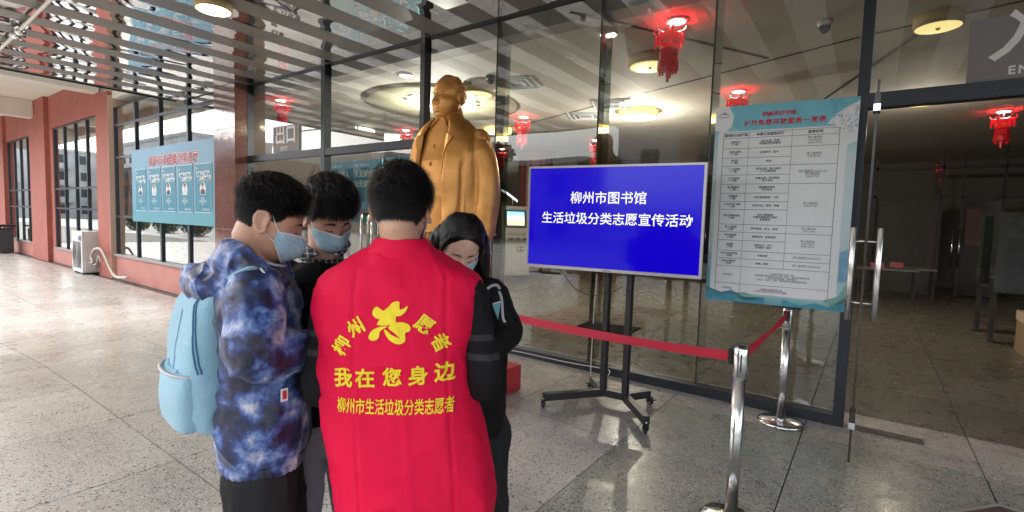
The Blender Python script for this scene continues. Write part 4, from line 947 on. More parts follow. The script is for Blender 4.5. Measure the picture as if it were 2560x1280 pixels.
M_skinp = pmat('printed skin tone', (.7, .45, .35), .6); M_suit = pmat('printed dark suit', (.05, .05, .07), .6); M_cloth2 = pmat('printed pale shirt', (.6, .6, .6), .6)
for i, (a, c, lab) in enumerate(((341, 366, 'leftmost'), (373, 402, 'second'), (408, 439, 'middle'), (447, 482, 'fourth'), (489, 530, 'rightmost'))):
    xa, xb = wp(a, 480).x, min(wp(c, 480).x, x1 - .04); zt_ = 2.50; zb_ = wp(435, 528).z; cx = (xa + xb) / 2; w_ = xb - xa
    p = thing('portrait_poster', lab + ' of the five teal portrait posters fixed on the blue panel', 'poster', (cx, YP - .008, zb_), 0, 'teal portrait posters'); h_ = zt_ - zb_
    box('rim', -w_ / 2 - .02, w_ / 2 + .02, -.002, .005, -.02, h_ + .02, M_edgew, p); box('sheet', -w_ / 2, w_ / 2, -.005, -.003, 0, h_, M_pos, p)
    text('lettering', '诚实守信模范', w_ * .14, M_ink, p, plane_M((0, -.0075, h_ * .80), (1, 0, 0), (0, 0, 1)), bold=.004); text('lettering', '敬业奉献模范', w_ * .14, M_ink, p, plane_M((w_ * .08, -.0075, h_ * .70), (1, 0, 0), (0, 0, 1)), bold=.004)
    text('small_print', '柳州市\n道德模范事迹\n简介', w_ * .075, M_ink, p, plane_M((0, -.0075, h_ * .22), (1, 0, 0), (0, 0, 1))); text('small_print', '宣传部 文明办', w_ * .07, M_ink, p, plane_M((w_ * .18, -.0075, h_ * .05), (1, 0, 0), (0, 0, 1)))
    box('logo_print', -w_ * .42, -w_ * .36, -.0075, -.0055, h_ * .9, h_ * .94, M_ink, p)
    def pp_(nm, pts, mt, lay):
        bm = bmesh.new(); f = bm.faces.new([bm.verts.new((u * w_, -.0055 - .0015 * lay, h_ * v)) for u, v in pts]); bm.normal_update()
        if f.normal.y > 0: bmesh.ops.reverse_faces(bm, faces=[f])
        bm_obj(nm, bm, mt, p)
    pp_('portrait_frame', [(-.16, .36), (.16, .36), (.19, .5), (.12, .6), (0, .64), (-.12, .6), (-.19, .5)], M_ink, 1)
    pp_('portrait_shoulders', [(-.14, .37), (.14, .37), (.13, .45), (.05, .48), (-.05, .48), (-.13, .45)], (M_suit, M_cloth2, M_suit, M_cloth2, M_suit)[i], 2)
    pp_('portrait_face', [(-.05, .48), (.05, .48), (.07, .54), (.05, .59), (-.05, .59), (-.07, .54)], M_skinp, 3); pp_('portrait_hair', [(-.075, .55), (.075, .55), (.06, .61), (0, .62), (-.06, .61)], M_suit, 4)

# ================================================================ OUTDOOR UNIT, HOSES, BIN
A_, B2, C2 = at(207, 687, 'Z', -.28), at(182, 680, 'Z', -.28), at(250, 683, 'Z', -.28)
ac = thing('air_conditioner_unit', 'white outdoor air conditioner unit standing by the second window bay', 'air conditioner', (A_.x, A_.y, -.28))
ah = at(207, 580, 'Y', A_.y).z + .28; aw = .95; ad_ = .42
M_acw = pmat('aged white metal', (.62, .61, .58), .45, var=.08, vscale=3)
box('casing', -aw, 0, 0, ad_, .05, ah, M_acw, ac, bev=.01)
for s in (-aw + .1, -.18): box('foot', s, s + .08, .02, ad_ - .02, 0, .05, M_black, ac)
for r in (.36, .28, .20, .12):
    bm = bmesh.new()
    tube(bm, [(-aw / 2 + r * math.cos(a * math.pi / 16), -.012, ah * .45 + r * math.sin(a * math.pi / 16)) for a in range(33)], .008, 6); bm_obj('fan_guard_ring', bm, pmat('grey guard', (.3, .3, .3), .5), ac)
box('fan_shade_plate', -aw / 2 - .37, -aw / 2 + .37, -.004, -.001, ah * .45 - .37, ah * .45 + .37, pmat('guard shade', (.16, .16, .16), .7), ac)  # flat dark plate; shade behind the fan guard is put into its colour
box('valve_cover', .001, .03, .05, .3, .12, .4, M_acw, ac, bev=.005); box('badge', -.3, -.06, -.006, -.001, ah - .25, ah - .12, pmat('blue badge', (.05, .09, .25), .4), ac)
hz = pmat('wrapped beige hose', (.50, .46, .40), .8, bump=.5, bscale=50)
q = lambda px, py: at(px, py, 'Y', A_.y + .15)
cable('refrigerant_hose', 'beige wrapped hose looping from the air conditioner unit down to the floor', [(A_.x + .03, A_.y + .15, .05), q(232, 655), q(228, 640), q(236, 624), q(250, 622), q(262, 640), q(275, 670), q(290, 692), q(318, 694)], [.035] * 9, hz, 'hose')
cable('drain_hose', 'thin grey drain hose beside the air conditioner unit', [(A_.x + .03, A_.y + .2, .0), q(240, 660), q(247, 640), q(252, 655)], .02, hz, 'hose')
bp_ = at(8, 632, 'Z', -.28); bn = thing('litter_bin', 'dark litter bin with a lid at the far left edge', 'bin', (bp_.x, bp_.y, -.28))
box('bin_body', -.4, .4, -.25, .25, .03, .95, pmat('dark bin metal', (.05, .05, .055), .5), bn, bev=.02); box('bin_lid', -.46, .46, -.31, .31, 1.02, 1.1, M_black, bn, bev=.015)
for s in (-1, 1): box('lid_post', s * .36 - .02, s * .36 + .02, -.02, .02, .95, 1.02, M_black, bn)

# ================================================================ OUTSIDE, BEHIND THE CAMERA (seen mirrored in glass and steel)
M_aptw = pmat('weathered grey render', (.58, .57, .56), .85, var=.18, vscale=.25); M_apt2 = pmat('tan facade', (.45, .30, .22), .85, var=.1, vscale=.3); M_win2 = pmat('dark window glass', (.06, .08, .09), .15); M_apt3 = pmat('white render', (.68, .69, .70), .8, var=.1, vscale=.2)
def block(lab, x0, x1, y0, y1, h, mt, fl=3.0, bay=3.2, facey=1, balc=True):
    t = thing('apartment_building', lab, 'building', ((x0 + x1) / 2, (y0 + y1) / 2, -.5)); hw, hd = (x1 - x0) / 2, (y1 - y0) / 2
    box('wall', -hw, hw, -hd, hd, 0, h, mt, t); box('roof', -hw - .2, hw + .2, -hd - .2, hd + .2, h, h + .5, M_aptw, t)
    nf = int(h / fl); nb = max(int((x1 - x0) / bay), 1); wme = None; bme = None
    for f_ in range(nf):
        for b_ in range(nb):
            cx = -hw + (b_ + .5) * (x1 - x0) / nb; z = f_ * fl + 1.0
            if wme is None:
                o = box('window', -.8, .8, 0, .08, 0, 1.5, M_win2, t); wme = o.data
            else: o = link('window', wme, None, t)
            o.location = (cx, hd + .001, z)
            if balc and b_ % 2 == 0 and f_ > 0:
                if bme is None: o2 = box('balcony', -1.3, 1.3, 0, 1.1, -.1, .9, mt, t); bme = o2.data
                else: o2 = link('balcony', bme, None, t)
                o2.location = (cx, hd + .085, z - .95)
            elif f_ % 2:
                o2 = box('air_unit', -.4, .4, 0, .35, 0, .55, M_acw, t); o2.location = (cx + .3, hd + .085, z - .75)
    return t
vx = lambda px: at(px, 400, 'Y', 41.5).x
block('weathered grey apartment block with balconies mirrored in the glass above the screen', vx(1545), vx(1706), -42, -32, 10.5, M_aptw)
block('tan apartment block mirrored in the glass left of the poster', vx(1710), vx(1860), -41, -31, 13, M_apt2)
block('grey apartment block mirrored beside the exit sign', -70, -50, -42, -33, 10, M_aptw)
block('added brown brick block mirrored behind the statue shoulder', vx(1120), vx(1440), -44, -34, 8.0, pmat('brown brick', (.16, .09, .06), .85, var=.15))  # unseen block added to darken the sky mirrored in the glass
block('low white building with air units mirrored in the left windows', -108, -80, -34, -22, 13, M_apt3, balc=False)
t = block('added long grey building closing the mirrored view at the far end of the walk', -150, -96, -8, 0, 12, M_aptw); t.location = (-122, -28, -.5); t.rotation_euler = (0, 0, R_(-90))  # unseen building added so the left windows mirror less bright sky
t = block('added brown rendered building behind the shrubs further along the walk', -110, -62, -24, -14, 9, pmat('brown render', (.26, .17, .13), .85, var=.15)); t.location.y = -26  # also added unseen, to darken what the window bays reflect
M_leaf = None
def leafm(name, c):
    mt, n, l, b = nodemat(name); ob = n.new('ShaderNodeTexNoise'); ob.inputs['Scale'].default_value = 2.5
    tc = n.new('ShaderNodeTexCoord'); l.new(tc.outputs['Object'], ob.inputs['Vector']); r = n.new('ShaderNodeValToRGB'); l.new(ob.outputs['Fac'], r.inputs[0]); e = r.color_ramp.elements
    e[0].position = .35; e[0].color = (c[0] * .6, c[1] * .6, c[2] * .6, 1); e[1].position = .65; e[1].color = (c[0] * 1.5, c[1] * 1.4, c[2] * 1.3, 1); l.new(r.outputs[0], b.inputs['Base Color']); b.inputs['Roughness'].default_value = .6; return mt
M_leaf = leafm('leaf green', (.05, .10, .03)); M_bark = pmat('bark', (.09, .07, .05), .9, bump=.5)
def crown(bm, c, r, n_, s=.12):
    for i in range(n_):
        d = Vector((random.gauss(0, 1), random.gauss(0, 1), random.gauss(0, 1))).normalized() * (random.random() ** .4)
        p = Vector(c) + Vector((d.x * r[0], d.y * r[1], d.z * r[2])); a = Vector((random.gauss(0, 1), random.gauss(0, 1), random.gauss(0, 1))).normalized() * s; b = a.orthogonal().normalized() * s * .6
        bm.faces.new([bm.verts.new(q) for q in (p - a, p + b, p + a, p - b)])
for i, (x, y, h, lab) in enumerate(((vx(1500), -30, 8, 'broad street tree across the road in front of the grey block'), (-30, -27, 9, 'tall street tree across the road to the left'), (6, -27, 8.5, 'street tree across the road behind the photographer'), (-46, -27, 8, 'street tree across the road further left'))):
    t = thing('street_tree', lab, 'tree', (x, y, -.4)); bm = bmesh.new(); tube(bm, [(0, 0, 0), (.1, 0, h * .4), (0, .1, h * .7)], [.22, .16, .08], 10)
    for k in range(5): a = k * 1.3; tube(bm, [(0, 0, h * .4), (math.cos(a) * 1, math.sin(a) * 1, h * .62), (math.cos(a) * 1.8, math.sin(a) * 1.8, h * .8)], [.09, .06, .03], 6)
    bm_obj('trunk', bm, M_bark, t, smooth=True); bm = bmesh.new()
    for k in range(18): a = k * 2.4; crown(bm, (math.cos(a) * h * .2, math.sin(a) * h * .2, h * (.5 + .45 * ((k * 7) % 18) / 18)), (h * .15, h * .15, h * .11), 420, .2)
    bm_obj('crown', bm, M_leaf, t)
for i, x in enumerate((-24, -29.5, -35, -41, -47, -54)):
    t = thing('round_shrub', 'clipped green shrub %s in the bed beyond the walk' % ('nearest the porch', 'next to the first', 'third along', 'fourth along', 'fifth along', 'furthest')[i], 'shrub', (x, -6.6 - .2 * i, -.4)); bm = bmesh.new(); crown(bm, (0, 0, .8), (1.5, .9, .75), 2600, .07); bm_obj('foliage', bm, M_leaf, t)
    bm = bmesh.new(); tube(bm, [(0, 0, 0), (0, 0, .7)], [.06, .04], 8); bm_obj('stem', bm, M_bark, t)
# ================================================================ PEOPLE
def W(px, py, dep): return EYE + ray(px, py) * dep      # point at a given distance in front of the lens (people stand 1.4 to 2 m away)
def skin_mat(name, c):
    mt, n, l, b = nodemat(name); tc = n.new('ShaderNodeTexCoord'); nz = n.new('ShaderNodeTexNoise'); nz.inputs['Scale'].default_value = 14; nz.inputs['Detail'].default_value = 5; l.new(tc.outputs['Object'], nz.inputs['Vector'])
    r = n.new('ShaderNodeValToRGB'); l.new(nz.outputs['Fac'], r.inputs[0]); e = r.color_ramp.elements; e[0].position = .3; e[0].color = (c[0] * .88, c[1] * .78, c[2] * .74, 1); e[1].position = .7; e[1].color = (*c, 1)
    l.new(r.outputs[0], b.inputs['Base Color']); b.inputs['Roughness'].default_value = .48; b.inputs['Subsurface Weight'].default_value = .15; b.inputs['Subsurface Radius'].default_value = (.012, .005, .003); b.inputs['Subsurface Scale'].default_value = .6
    n2 = n.new('ShaderNodeTexNoise'); n2.inputs['Scale'].default_value = 500; l.new(tc.outputs['Object'], n2.inputs['Vector']); bp = n.new('ShaderNodeBump'); bp.inputs['Strength'].default_value = .12; bp.inputs['Distance'].default_value = .002; l.new(n2.outputs['Fac'], bp.inputs['Height']); l.new(bp.outputs[0], b.inputs['Normal']); return mt
M_skin = skin_mat('warm skin', (.56, .33, .23)); M_skin2 = skin_mat('fair skin', (.74, .48, .38))
M_hair = pmat('black hair', (.006, .005, .005), .5, spec=.25)
M_hairW = pmat('glossy black hair', (.007, .005, .0045), .38, spec=.3)
M_brow = pmat('dark brow hair', (.03, .02, .016), .7)

def head_base_r(d):
    """radius of the bare skull plus jaw along unit directions d (n,3)"""
    def ell(c, r):
        c = np.array(c); r = np.array(r); a = ((d / r) ** 2).sum(1); b = -2 * (d * c / r ** 2).sum(1); k = ((c / r) ** 2).sum() - 1
        disc = np.maximum(b * b - 4 * a * k, 0); return (-b + np.sqrt(disc)) / (2 * a)
    t1 = ell((0, -.010, .030), (.0765, .098, .092)); t2 = ell((0, .030, -.048), (.056, .060, .066)); t3 = ell((0, .012, -.02), (.069, .078, .075))
    k = 260.; return np.log(np.exp(k * (t1 - .08)) + np.exp(k * (t2 - .08)) + np.exp(k * (t3 - .08))) / k + .08 - .003
HG = [1.0]
def head_pts(d):
    p = d * head_base_r(d)[:, None]; x, y, z = p.T; fr = np.clip((d[:, 1] + .05) / .35, 0, 1)
    def g(A, cx, cz, sx, sz): return A * np.exp(-((np.abs(x) - cx) / sx) ** 2 - ((z - cz) / sz) ** 2)
    f = g(.012, 0, -.010, .010, .024) + g(.019, 0, -.034, .012, .013) + g(.008, .014, -.040, .008, .008) + g(.005, .028, .023, .018, .008) + g(-.011, .031, .006, .014, .011) + g(.0065, .031, .001, .012, .0075)
    f += g(.005, .043, -.024, .016, .014) + g(.0065, 0, -.064, .020, .0055) + g(.0065, 0, -.076, .017, .006) + g(-.005, 0, -.070, .022, .0024) + g(.007, 0, -.100, .018, .013) + g(-.003, 0, -.088, .02, .006) + g(-.0028, .031, -.0055, .012, .002)
    p[:, 1] += f * fr * HG[0]; return p
def sphere_dirs(nu, nv):
    out = []
    for j in range(1, nv):
        t = math.pi * j / nv
        for i in range(nu): a = 2 * math.pi * i / nu; out.append((math.sin(t) * math.cos(a), math.sin(t) * math.sin(a), math.cos(t)))
    return np.array(out + [(0, 0, 1), (0, 0, -1)])
def add_head(bm, M, nu=160, nv=110, extra=None):
    p = head_pts(sphere_dirs(nu, nv))
    if extra is not None: p = extra(p)
    vs = [bm.verts.new(M @ Vector(q)) for q in p]
    for j in range(nv - 2):
        for i in range(nu): a = j * nu + i; b = j * nu + (i + 1) % nu; bm.faces.new((vs[a], vs[a + nu], vs[b + nu], vs[b]))
    for i in range(nu): bm.faces.new((vs[-2], vs[i], vs[(i + 1) % nu])); bm.faces.new((vs[-1], vs[(nv - 2) * nu + (i + 1) % nu], vs[(nv - 2) * nu + i]))
    for s in (-1, 1):      # ears: shell, rim, lobe
        E_ = M @ Matrix.Translation((s * .074, -.010, -.004)) @ Matrix.Rotation(s * R_(-24), 4, 'Z') @ Matrix.Rotation(R_(10), 4, 'X')
        loft(bm, [(E_ @ Vector((s * .000, y * .014, 0)), E_.to_3x3() @ Vector((s * .0045, 0, 0)), E_.to_3x3() @ Vector((0, 0, .021 * k))) for y, k in ((1, .5), (.5, .9), (0, 1), (-.6, .85), (-1, .5))], 12)
        rim = [(s * .002, .012, -.020), (s * .006, .002, -.028), (s * .011, -.012, -.018), (s * .015, -.021, .004), (s * .013, -.017, .024), (s * .008, -.002, .031), (s * .004, .012, .024), (s * .0, .014, .008)]
        tube(bm, [E_ @ Vector(q) for q in rim], [.0065, .0072, .0056, .0054, .0056, .0054, .005, .004], 8, 4)
        tube(bm, [E_ @ Vector(q) for q in ((s * .005, -.006, -.012), (s * .009, -.012, .004), (s * .008, -.006, .016))], [.003, .0035, .003], 8, 3)
def hand(bm, wrist, palm_dir, thumb_side, s=1.0, curl=.5):
    d = Vector(palm_dir).normalized(); t = Vector(thumb_side); t = (t - d * t.dot(d)).normalized(); n_ = d.cross(t)
    if n_.z > 0: n_ = -n_          # palm side looks down, fingers curl that way
    p0 = Vector(wrist)
    loft(bm, [(p0 + d * a * s, t * b * s, n_ * c * s) for a, b, c in ((-.02, .026, .02), (.01, .03, .017), (.04, .038, .015), (.075, .04, .013), (.088, .036, .009))], 14)
    for k, (off, L) in enumerate(((.029, .068), (.010, .076), (-.010, .071), (-.029, .056))):
        a0 = p0 + d * .078 * s + t * off * s; q = [a0]; ang = 0; cur = a0
        for seg in (.42, .32, .26): ang += curl * (.6 + .1 * k); cur = cur + (d * math.cos(ang) + n_ * math.sin(ang)) * L * seg * s; q.append(cur)
        tube(bm, q, [.0092 * s, .0085 * s, .008 * s, .0068 * s], 8, 3)
    b0 = p0 + d * .02 * s + t * .028 * s; tube(bm, [b0, b0 + (d * .5 + t * .6 + n_ * .2).normalized() * .035 * s, b0 + (d * .5 + t * .6 + n_ * .2).normalized() * .035 * s + (d * .9 + n_ * .5).normalized() * .03 * s], [.012 * s, .0105 * s, .008 * s], 8, 3)

def grid_hair(headM, mask, hmax, name, par, mat, seed=0, rough=.004):
    """hair volume: closed shell over the scalp, thick where hmax is, thinning out to the hairline"""
    nu, nv = 150, 100; d = sphere_dirs(nu, nv); p = head_pts(d); m_ = mask(p); off = np.minimum(np.clip(m_, 0, 1) * 1.3, hmax(p))
    off = off + rough * ridged(p, (130, 60, 130), seed) * (off > .004) ; q = p + d * (off - .002)[:, None]
    keep = m_ > 0; bm = bmesh.new(); vs = [bm.verts.new(headM @ Vector(a)) for a in q]
    def f(ix):
        if all(keep[i] for i in ix): bm.faces.new([vs[i] for i in ix])
    for j in range(nv - 2):
        for i in range(nu): a = j * nu + i; b = j * nu + (i + 1) % nu; f((a, a + nu, b + nu, b))
    for i in range(nu): f((len(vs) - 2, i, (i + 1) % nu))
    bmesh.ops.delete(bm, geom=[v for v in bm.verts if not v.link_faces], context='VERTS')
    return bm_obj(name, bm, mat, par, smooth=True)
def strands(headM, mask, hmax, comb, count, name, par, mat, wid=.0016, seed=1, length=None, droop=.3, segs=3, lift=.5, jitter=.35):
    rs = np.random.RandomState(seed); d = rs.normal(size=(count * 4, 3)); d /= np.linalg.norm(d, axis=1)[:, None]; p = head_pts(d); m_ = mask(p); ok = np.where(m_ > .0)[0][:count]
    bm = bmesh.new(); d = d[ok]; p = p[ok]; m_ = m_[ok]; hm = np.minimum(m_ * 1.3, hmax(p)); Ls = length(p) if length is not None else hm * 1.6
    for k in range(len(ok)):
        nrm = Vector(d[k]); c = Vector(comb(p[k])); c = c - nrm * c.dot(nrm); c = c.normalized() if c.length > 1e-5 else Vector((0, 0, 1)).cross(nrm)
        j = Vector(rs.normal(size=3)) * jitter; L = float(Ls[k]) * (.75 + .5 * rs.rand()); pos = Vector(p[k]) + nrm * float(hm[k]) * (.35 + .55 * rs.rand()); direction = (nrm * lift + c + j * .5).normalized()
        side = direction.cross(nrm).normalized() * wid * .5; pts = [pos]
        for s_ in range(segs): pos = pos + direction * L / segs; pts.append(pos); direction = (direction - nrm * droop * .5 + Vector((0, 0, -droop * .6))).normalized()
        row = None
        for s_, q in enumerate(pts):
            wv = side * (1 - s_ / segs * .85); r = (bm.verts.new(headM @ (q - wv)), bm.verts.new(headM @ (q + wv)))
            if row: bm.faces.new((row[0], row[1], r[1], r[0]))
            row = r
    return bm_obj(name, bm, mat, par, smooth=True)
def face_extras(headM, par, sc=1.0, lashes=True, brow_thick=.0042, brow_z=.0245):
    """eyebrows and lowered lash lines as hair strips lying on the skin"""
    for s in (-1, 1):
        bm = bmesh.new(); rs = random.Random(3)
        for i in range(150):
            t = rs.random(); x = s * (.014 + .034 * t); z = brow_z + .005 * math.sin(t * 2.6) - .004 * t + rs.uniform(-1, 1) * brow_thick * (1 - .6 * t)
            q = head_pts(np.array([Vector((x, .085, z)).normalized()[:]]))[0]; k = z / q[2] if abs(q[2]) > 1e-6 else 1
            a = Vector(q) + Vector((0, .0012, 0)); b = a + Vector((s * .006, -.0005, .0022 * (1 - t) - .001)); w_ = Vector((0, .0002, .0009))
            bm.faces.new([bm.verts.new(headM @ v) for v in (a - w_, b - w_ * .4, b + w_ * .4, a + w_)])
        bm_obj('eyebrow', bm, M_brow, par)
        if lashes:
            bm = bmesh.new(); prev = None
            for i in range(13):
                t = i / 12; x = s * (.0175 + .027 * t); z = -.0042 - .0028 * math.sin(t * math.pi) + .001 * t; q = Vector(head_pts(np.array([Vector((x, .083, z)).normalized()[:]]))[0])
                a = q + Vector((0, .0006, .0009)); b = q + Vector((0, .0035, -.0016 - .001 * math.sin(t * math.pi))); r = (bm.verts.new(headM @ a), bm.verts.new(headM @ b))
                if prev: bm.faces.new((prev[0], prev[1], r[1], r[0]))
                prev = r
            bm_obj('eyelashes', bm, M_brow, par)
M_mask = pmat('blue mask fabric', (.36, .56, .68), .75, bump=.25, bscale=220, var=.05, vscale=30)
M_maskw = pmat('white mask edge', (.74, .74, .74), .7); M_strap = pmat('white elastic', (.78, .78, .76), .6)
def face_mask(headM, par, top=-.010, az=64, gap=.0, seed=0):
    mk = D.objects.new('face_mask', None); COL.objects.link(mk); mk.parent = par
    def sp(a, v, off=0.):
        # a: degrees round the face, v: 0 nose edge .. 1 under the chin
        zt_ = top - .010 * (a / az) ** 2; e0 = math.degrees(math.atan2(zt_ + .004, .092)); e1 = -57 + 24 * (abs(a) / az) ** 2.2; e_ = R_(e0 + (e1 - e0) * v); aa = R_(a)
        dd = np.array([[math.sin(aa) * math.cos(e_), math.cos(aa) * math.cos(e_), math.sin(e_)]]); r = head_base_r(dd)[0]
        tent = .024 * math.exp(-(a / 17.) ** 2) * math.exp(-((v - .30) / .28) ** 2) + .010 * math.exp(-(a / 30.) ** 2) * math.exp(-((v - .62) / .3) ** 2)
        nb = .010 * math.exp(-(a / 8.) ** 2) * math.exp(-(v / .12) ** 2)
        pl = sum(.0022 * max(0, 1 - abs(v - c_) / .035) for c_ in (.30, .48, .66)) * (1 - .4 * abs(a) / az)
        wr = .0012 * math.sin(a * .35 + seed + v * 9) * math.sin(v * 14 + a * .12) + .0035 * math.exp(-((abs(a) - az) / 10.) ** 2) * math.sin(v * 22 + seed)
        return Vector(dd[0] * (r + .0075 + tent + nb + pl + wr + off - .004 * max(0, (abs(a) - az + 14) / 14)))
    nu, nv = 56, 44
    for nm, v0, v1, mt in (('mask_sheet', .075, .93, M_mask), ('top_edge', 0, .075, M_maskw), ('bottom_edge', .93, 1, M_maskw)):
        bm = bmesh.new(); g = []
        n2 = nv if nm == 'mask_sheet' else 4
        for j in range(n2 + 1): g.append([bm.verts.new(headM @ sp(-az + 2 * az * i / nu, v0 + (v1 - v0) * j / n2)) for i in range(nu + 1)])
        for j in range(n2):
            for i in range(nu): bm.faces.new((g[j][i], g[j][i + 1], g[j + 1][i + 1], g[j + 1][i]))
        o = bm_obj(nm, bm, mt, mk, smooth=True); sm = o.modifiers.new('thickness', 'SOLIDIFY'); sm.thickness = .0012; sm.offset = 0
    for s in (-1, 1):
        def dirp(a, e_, off): dd = np.array([[math.sin(R_(a)) * math.cos(R_(e_)) * s, math.cos(R_(a)) * math.cos(R_(e_)), math.sin(R_(e_))]]); return Vector(dd[0] * (head_base_r(dd)[0] + off))
        for v_, tgt in ((.03, (s * .0745, .003, .026)), (.95, (s * .073, .002, -.030))):
            a0 = sp(s * (az - 1), v_, .002); t_ = Vector(tgt); mid = (a0 + t_) / 2; 
            dd = np.array([mid.normalized()[:]]); rr = head_base_r(dd)[0]
            if mid.length < rr + .004: mid = mid.normalized() * (rr + .0045)
            back_ = Vector((s * .068, -.020, .026 if v_ < .5 else -.028))
            bm = bmesh.new(); tube(bm, [headM @ q for q in (a0, mid, t_, back_)], .0016, 6, 5); bm_obj('ear_loop', bm, M_strap, mk, smooth=True)
    return mk
def cloth(name, bm, vox, par, mat, amp=.006, sc=(9, 9, 5), seed=0, smooth=8, fine=.0015):
    me = remeshed(bm, vox, smooth)
    displace(me, lambda c, n_: amp * (np.clip(ridged(c + .05 * vnoise(c, (5, 5, 5), seed + 3)[:, None], sc, seed), -.6, 1) ** 3 * 1.0 + .5 * ridged(c + .03 * vnoise(c, (9, 9, 9), seed + 6)[:, None], tuple(s * 1.9 for s in sc), seed + 8) + .4 * vnoise(c, tuple(s * 2.1 for s in sc), seed + 1)) + fine * vnoise(c, tuple(s * 5 for s in sc), seed + 2))
    return link(name, me, mat, par, smooth=True)
def slices(bm, sl, e=2.4, n=48): return loft(bm, [(c, (hw, 0, 0), (0, hd, 0)) for c, hw, hd in sl], n, e)
class Frame:
    def __init__(s, o, rz): s.Mi = (Matrix.Translation(o) @ Matrix.Rotation(rz, 4, 'Z')).inverted()
    def __call__(s, px, py, dep): return s.Mi @ W(px, py, dep)
def person_root(label, x, y, rz): 
    z = 0.0; o = thing('person', label, 'person', (x, y, z), rz); return o, Frame(Vector((x, y, z)), rz)
def body(par, hM, hs, neck, chest, pelvis, shL, shR, elL, elR, wrL, wrR, feet, mat, hw=.17, hd=.095, kneef=.03, arm=.042, facing=Vector((0, 1, 0))):
    bm = bmesh.new(); add_head(bm, hM)
    hc = hM.translation; hb = hM @ Vector((0, -.035, -.055)); tube(bm, [neck + Vector((0, 0, -.05)), neck + Vector((0, 0, .0)), hb, hM @ Vector((0, -.02, -.02))], [.07, .056, .054, .055], 20, 3)
    loft(bm, [(pelvis + Vector((0, 0, -.08)), (hw * .85, 0, 0), (0, hd * .9, 0)), (pelvis, (hw * .95, 0, 0), (0, hd, 0)), (pelvis.lerp(chest, .45), (hw * .82, 0, 0), (0, hd * .9, 0)), (chest, (hw, 0, 0), (0, hd * 1.1, 0)), (chest.lerp(neck, .6), (hw * .95, 0, 0), (0, hd, 0)), (neck + Vector((0, 0, -.03)), (hw * .5, 0, 0), (0, hd * .7, 0))], 24)
    for a, b, c in ((shL, elL, wrL), (shR, elR, wrR)):
        a = a + (chest - a).normalized() * .03
        tube(bm, [a, a.lerp(b, .5), b, c], [arm * 1.1, arm * .95, arm * .82, arm * .64], 14, 4)
        d = (c - b).normalized(); inward = Vector((-1 if c.x > 0 else 1, 0, .3)); hand(bm, c + d * .02, (d + inward * .25).normalized(), Vector((0, 0, 1)) + inward * .3, .95)
    for s, f in ((-1, feet[0]), (1, feet[1])):
        h_ = pelvis + Vector((s * hw * .5, 0, -.06)); kn = h_.lerp(f, .5) + Vector((0, kneef, 0)); tube(bm, [h_, kn, f + Vector((0, -.02, .08))], [hw * .44, .052, .038], 16, 4)
        tube(bm, [f + Vector((0, -.05, .045)), f + Vector((0, .06, .03)), f + Vector((0, .15, .02))], [.035, .035, .022], 12, 3)
    me = remeshed(bm, .0045, 3, .4); return link('body', me, mat, par, smooth=True)
def trousers(par, pelvis, feet, mat, r=.098, seed=0, hem=.075, waist=(.165, .115)):
    bm = bmesh.new(); loft(bm, [(pelvis + Vector((0, 0, -.14)), (waist[0] * .9, 0, 0), (0, waist[1] * .95, 0)), (pelvis + Vector((0, 0, -.04)), (waist[0], 0, 0), (0, waist[1], 0)), (pelvis + Vector((0, 0, .12)), (waist[0] * .9, 0, 0), (0, waist[1] * .9, 0))], 28)
    for s, f in ((-1, feet[0]), (1, feet[1])):
        h_ = pelvis + Vector((s * .085, 0, -.08)); kn = h_.lerp(f, .5) + Vector((0, .03, 0)); tube(bm, [h_, h_.lerp(kn, .5), kn, kn.lerp(f, .55), f + Vector((0, -.02, .09))], [r, r * .9, r * .82, r * .8, hem], 20, 4)
    return cloth('trousers', bm, .009, par, mat, .007, (8, 8, 4), seed, 6)
def shoes(par, feet, mat):
    for f in feet:
        bm = bmesh.new(); loft(bm, [(f + Vector((0, y, z)), (w_, 0, 0), (0, 0, h)) for y, w_, h, z in ((-.085, .026, .03, .035), (-.07, .037, .042, .045), (-.02, .041, .048, .05), (.05, .045, .038, .04), (.11, .046, .028, .03), (.15, .034, .02, .022), (.168, .015, .01, .014))], 18); bm_obj('shoe', bm, mat, par, smooth=True)
        bm = bmesh.new(); loft(bm, [(f + Vector((0, .035, z)), (.05, 0, 0), (0, .135, 0)) for z in (.001, .016)], 24, 2.6); bm_obj('shoe_sole', bm, M_maskw, par)
def hM_(c, yaw, pitch, s=1.0, roll=0): return Matrix.Translation(c) @ Matrix.Rotation(R_(yaw), 4, 'Z') @ Matrix.Rotation(R_(-pitch), 4, 'X') @ Matrix.Rotation(R_(roll), 4, 'Y') @ Matrix.Scale(s, 4)
M_blk = pmat('black knit', (.006, .0055, .006), .85, bump=.3, bscale=350, spec=.15); M_blk2 = pmat('black jacket cloth', (.006, .0055, .006), .7, bump=.2, bscale=150, spec=.2)
M_gtr = pmat('grey trouser cloth', (.33, .31, .35), .8, bump=.2, bscale=200, var=.08, vscale=6); M_ktr = pmat('black trouser cloth', (.008, .008, .009), .85, bump=.2, bscale=200)

def short_mask(front=.058, side=.022, nape=-.062, fade=.0):
    def f(p):
        x, y, z = p.T; ang = np.arctan2(np.abs(x), y)      # 0 front .. pi back
        line = np.interp(ang, [0, .55, .95, 1.25, 1.5, 1.75, 2.0, 2.4, 3.15], [front, front, front * .75, .012, .010, .034, .0, nape * .75, nape])
        return (z - line)
    return f
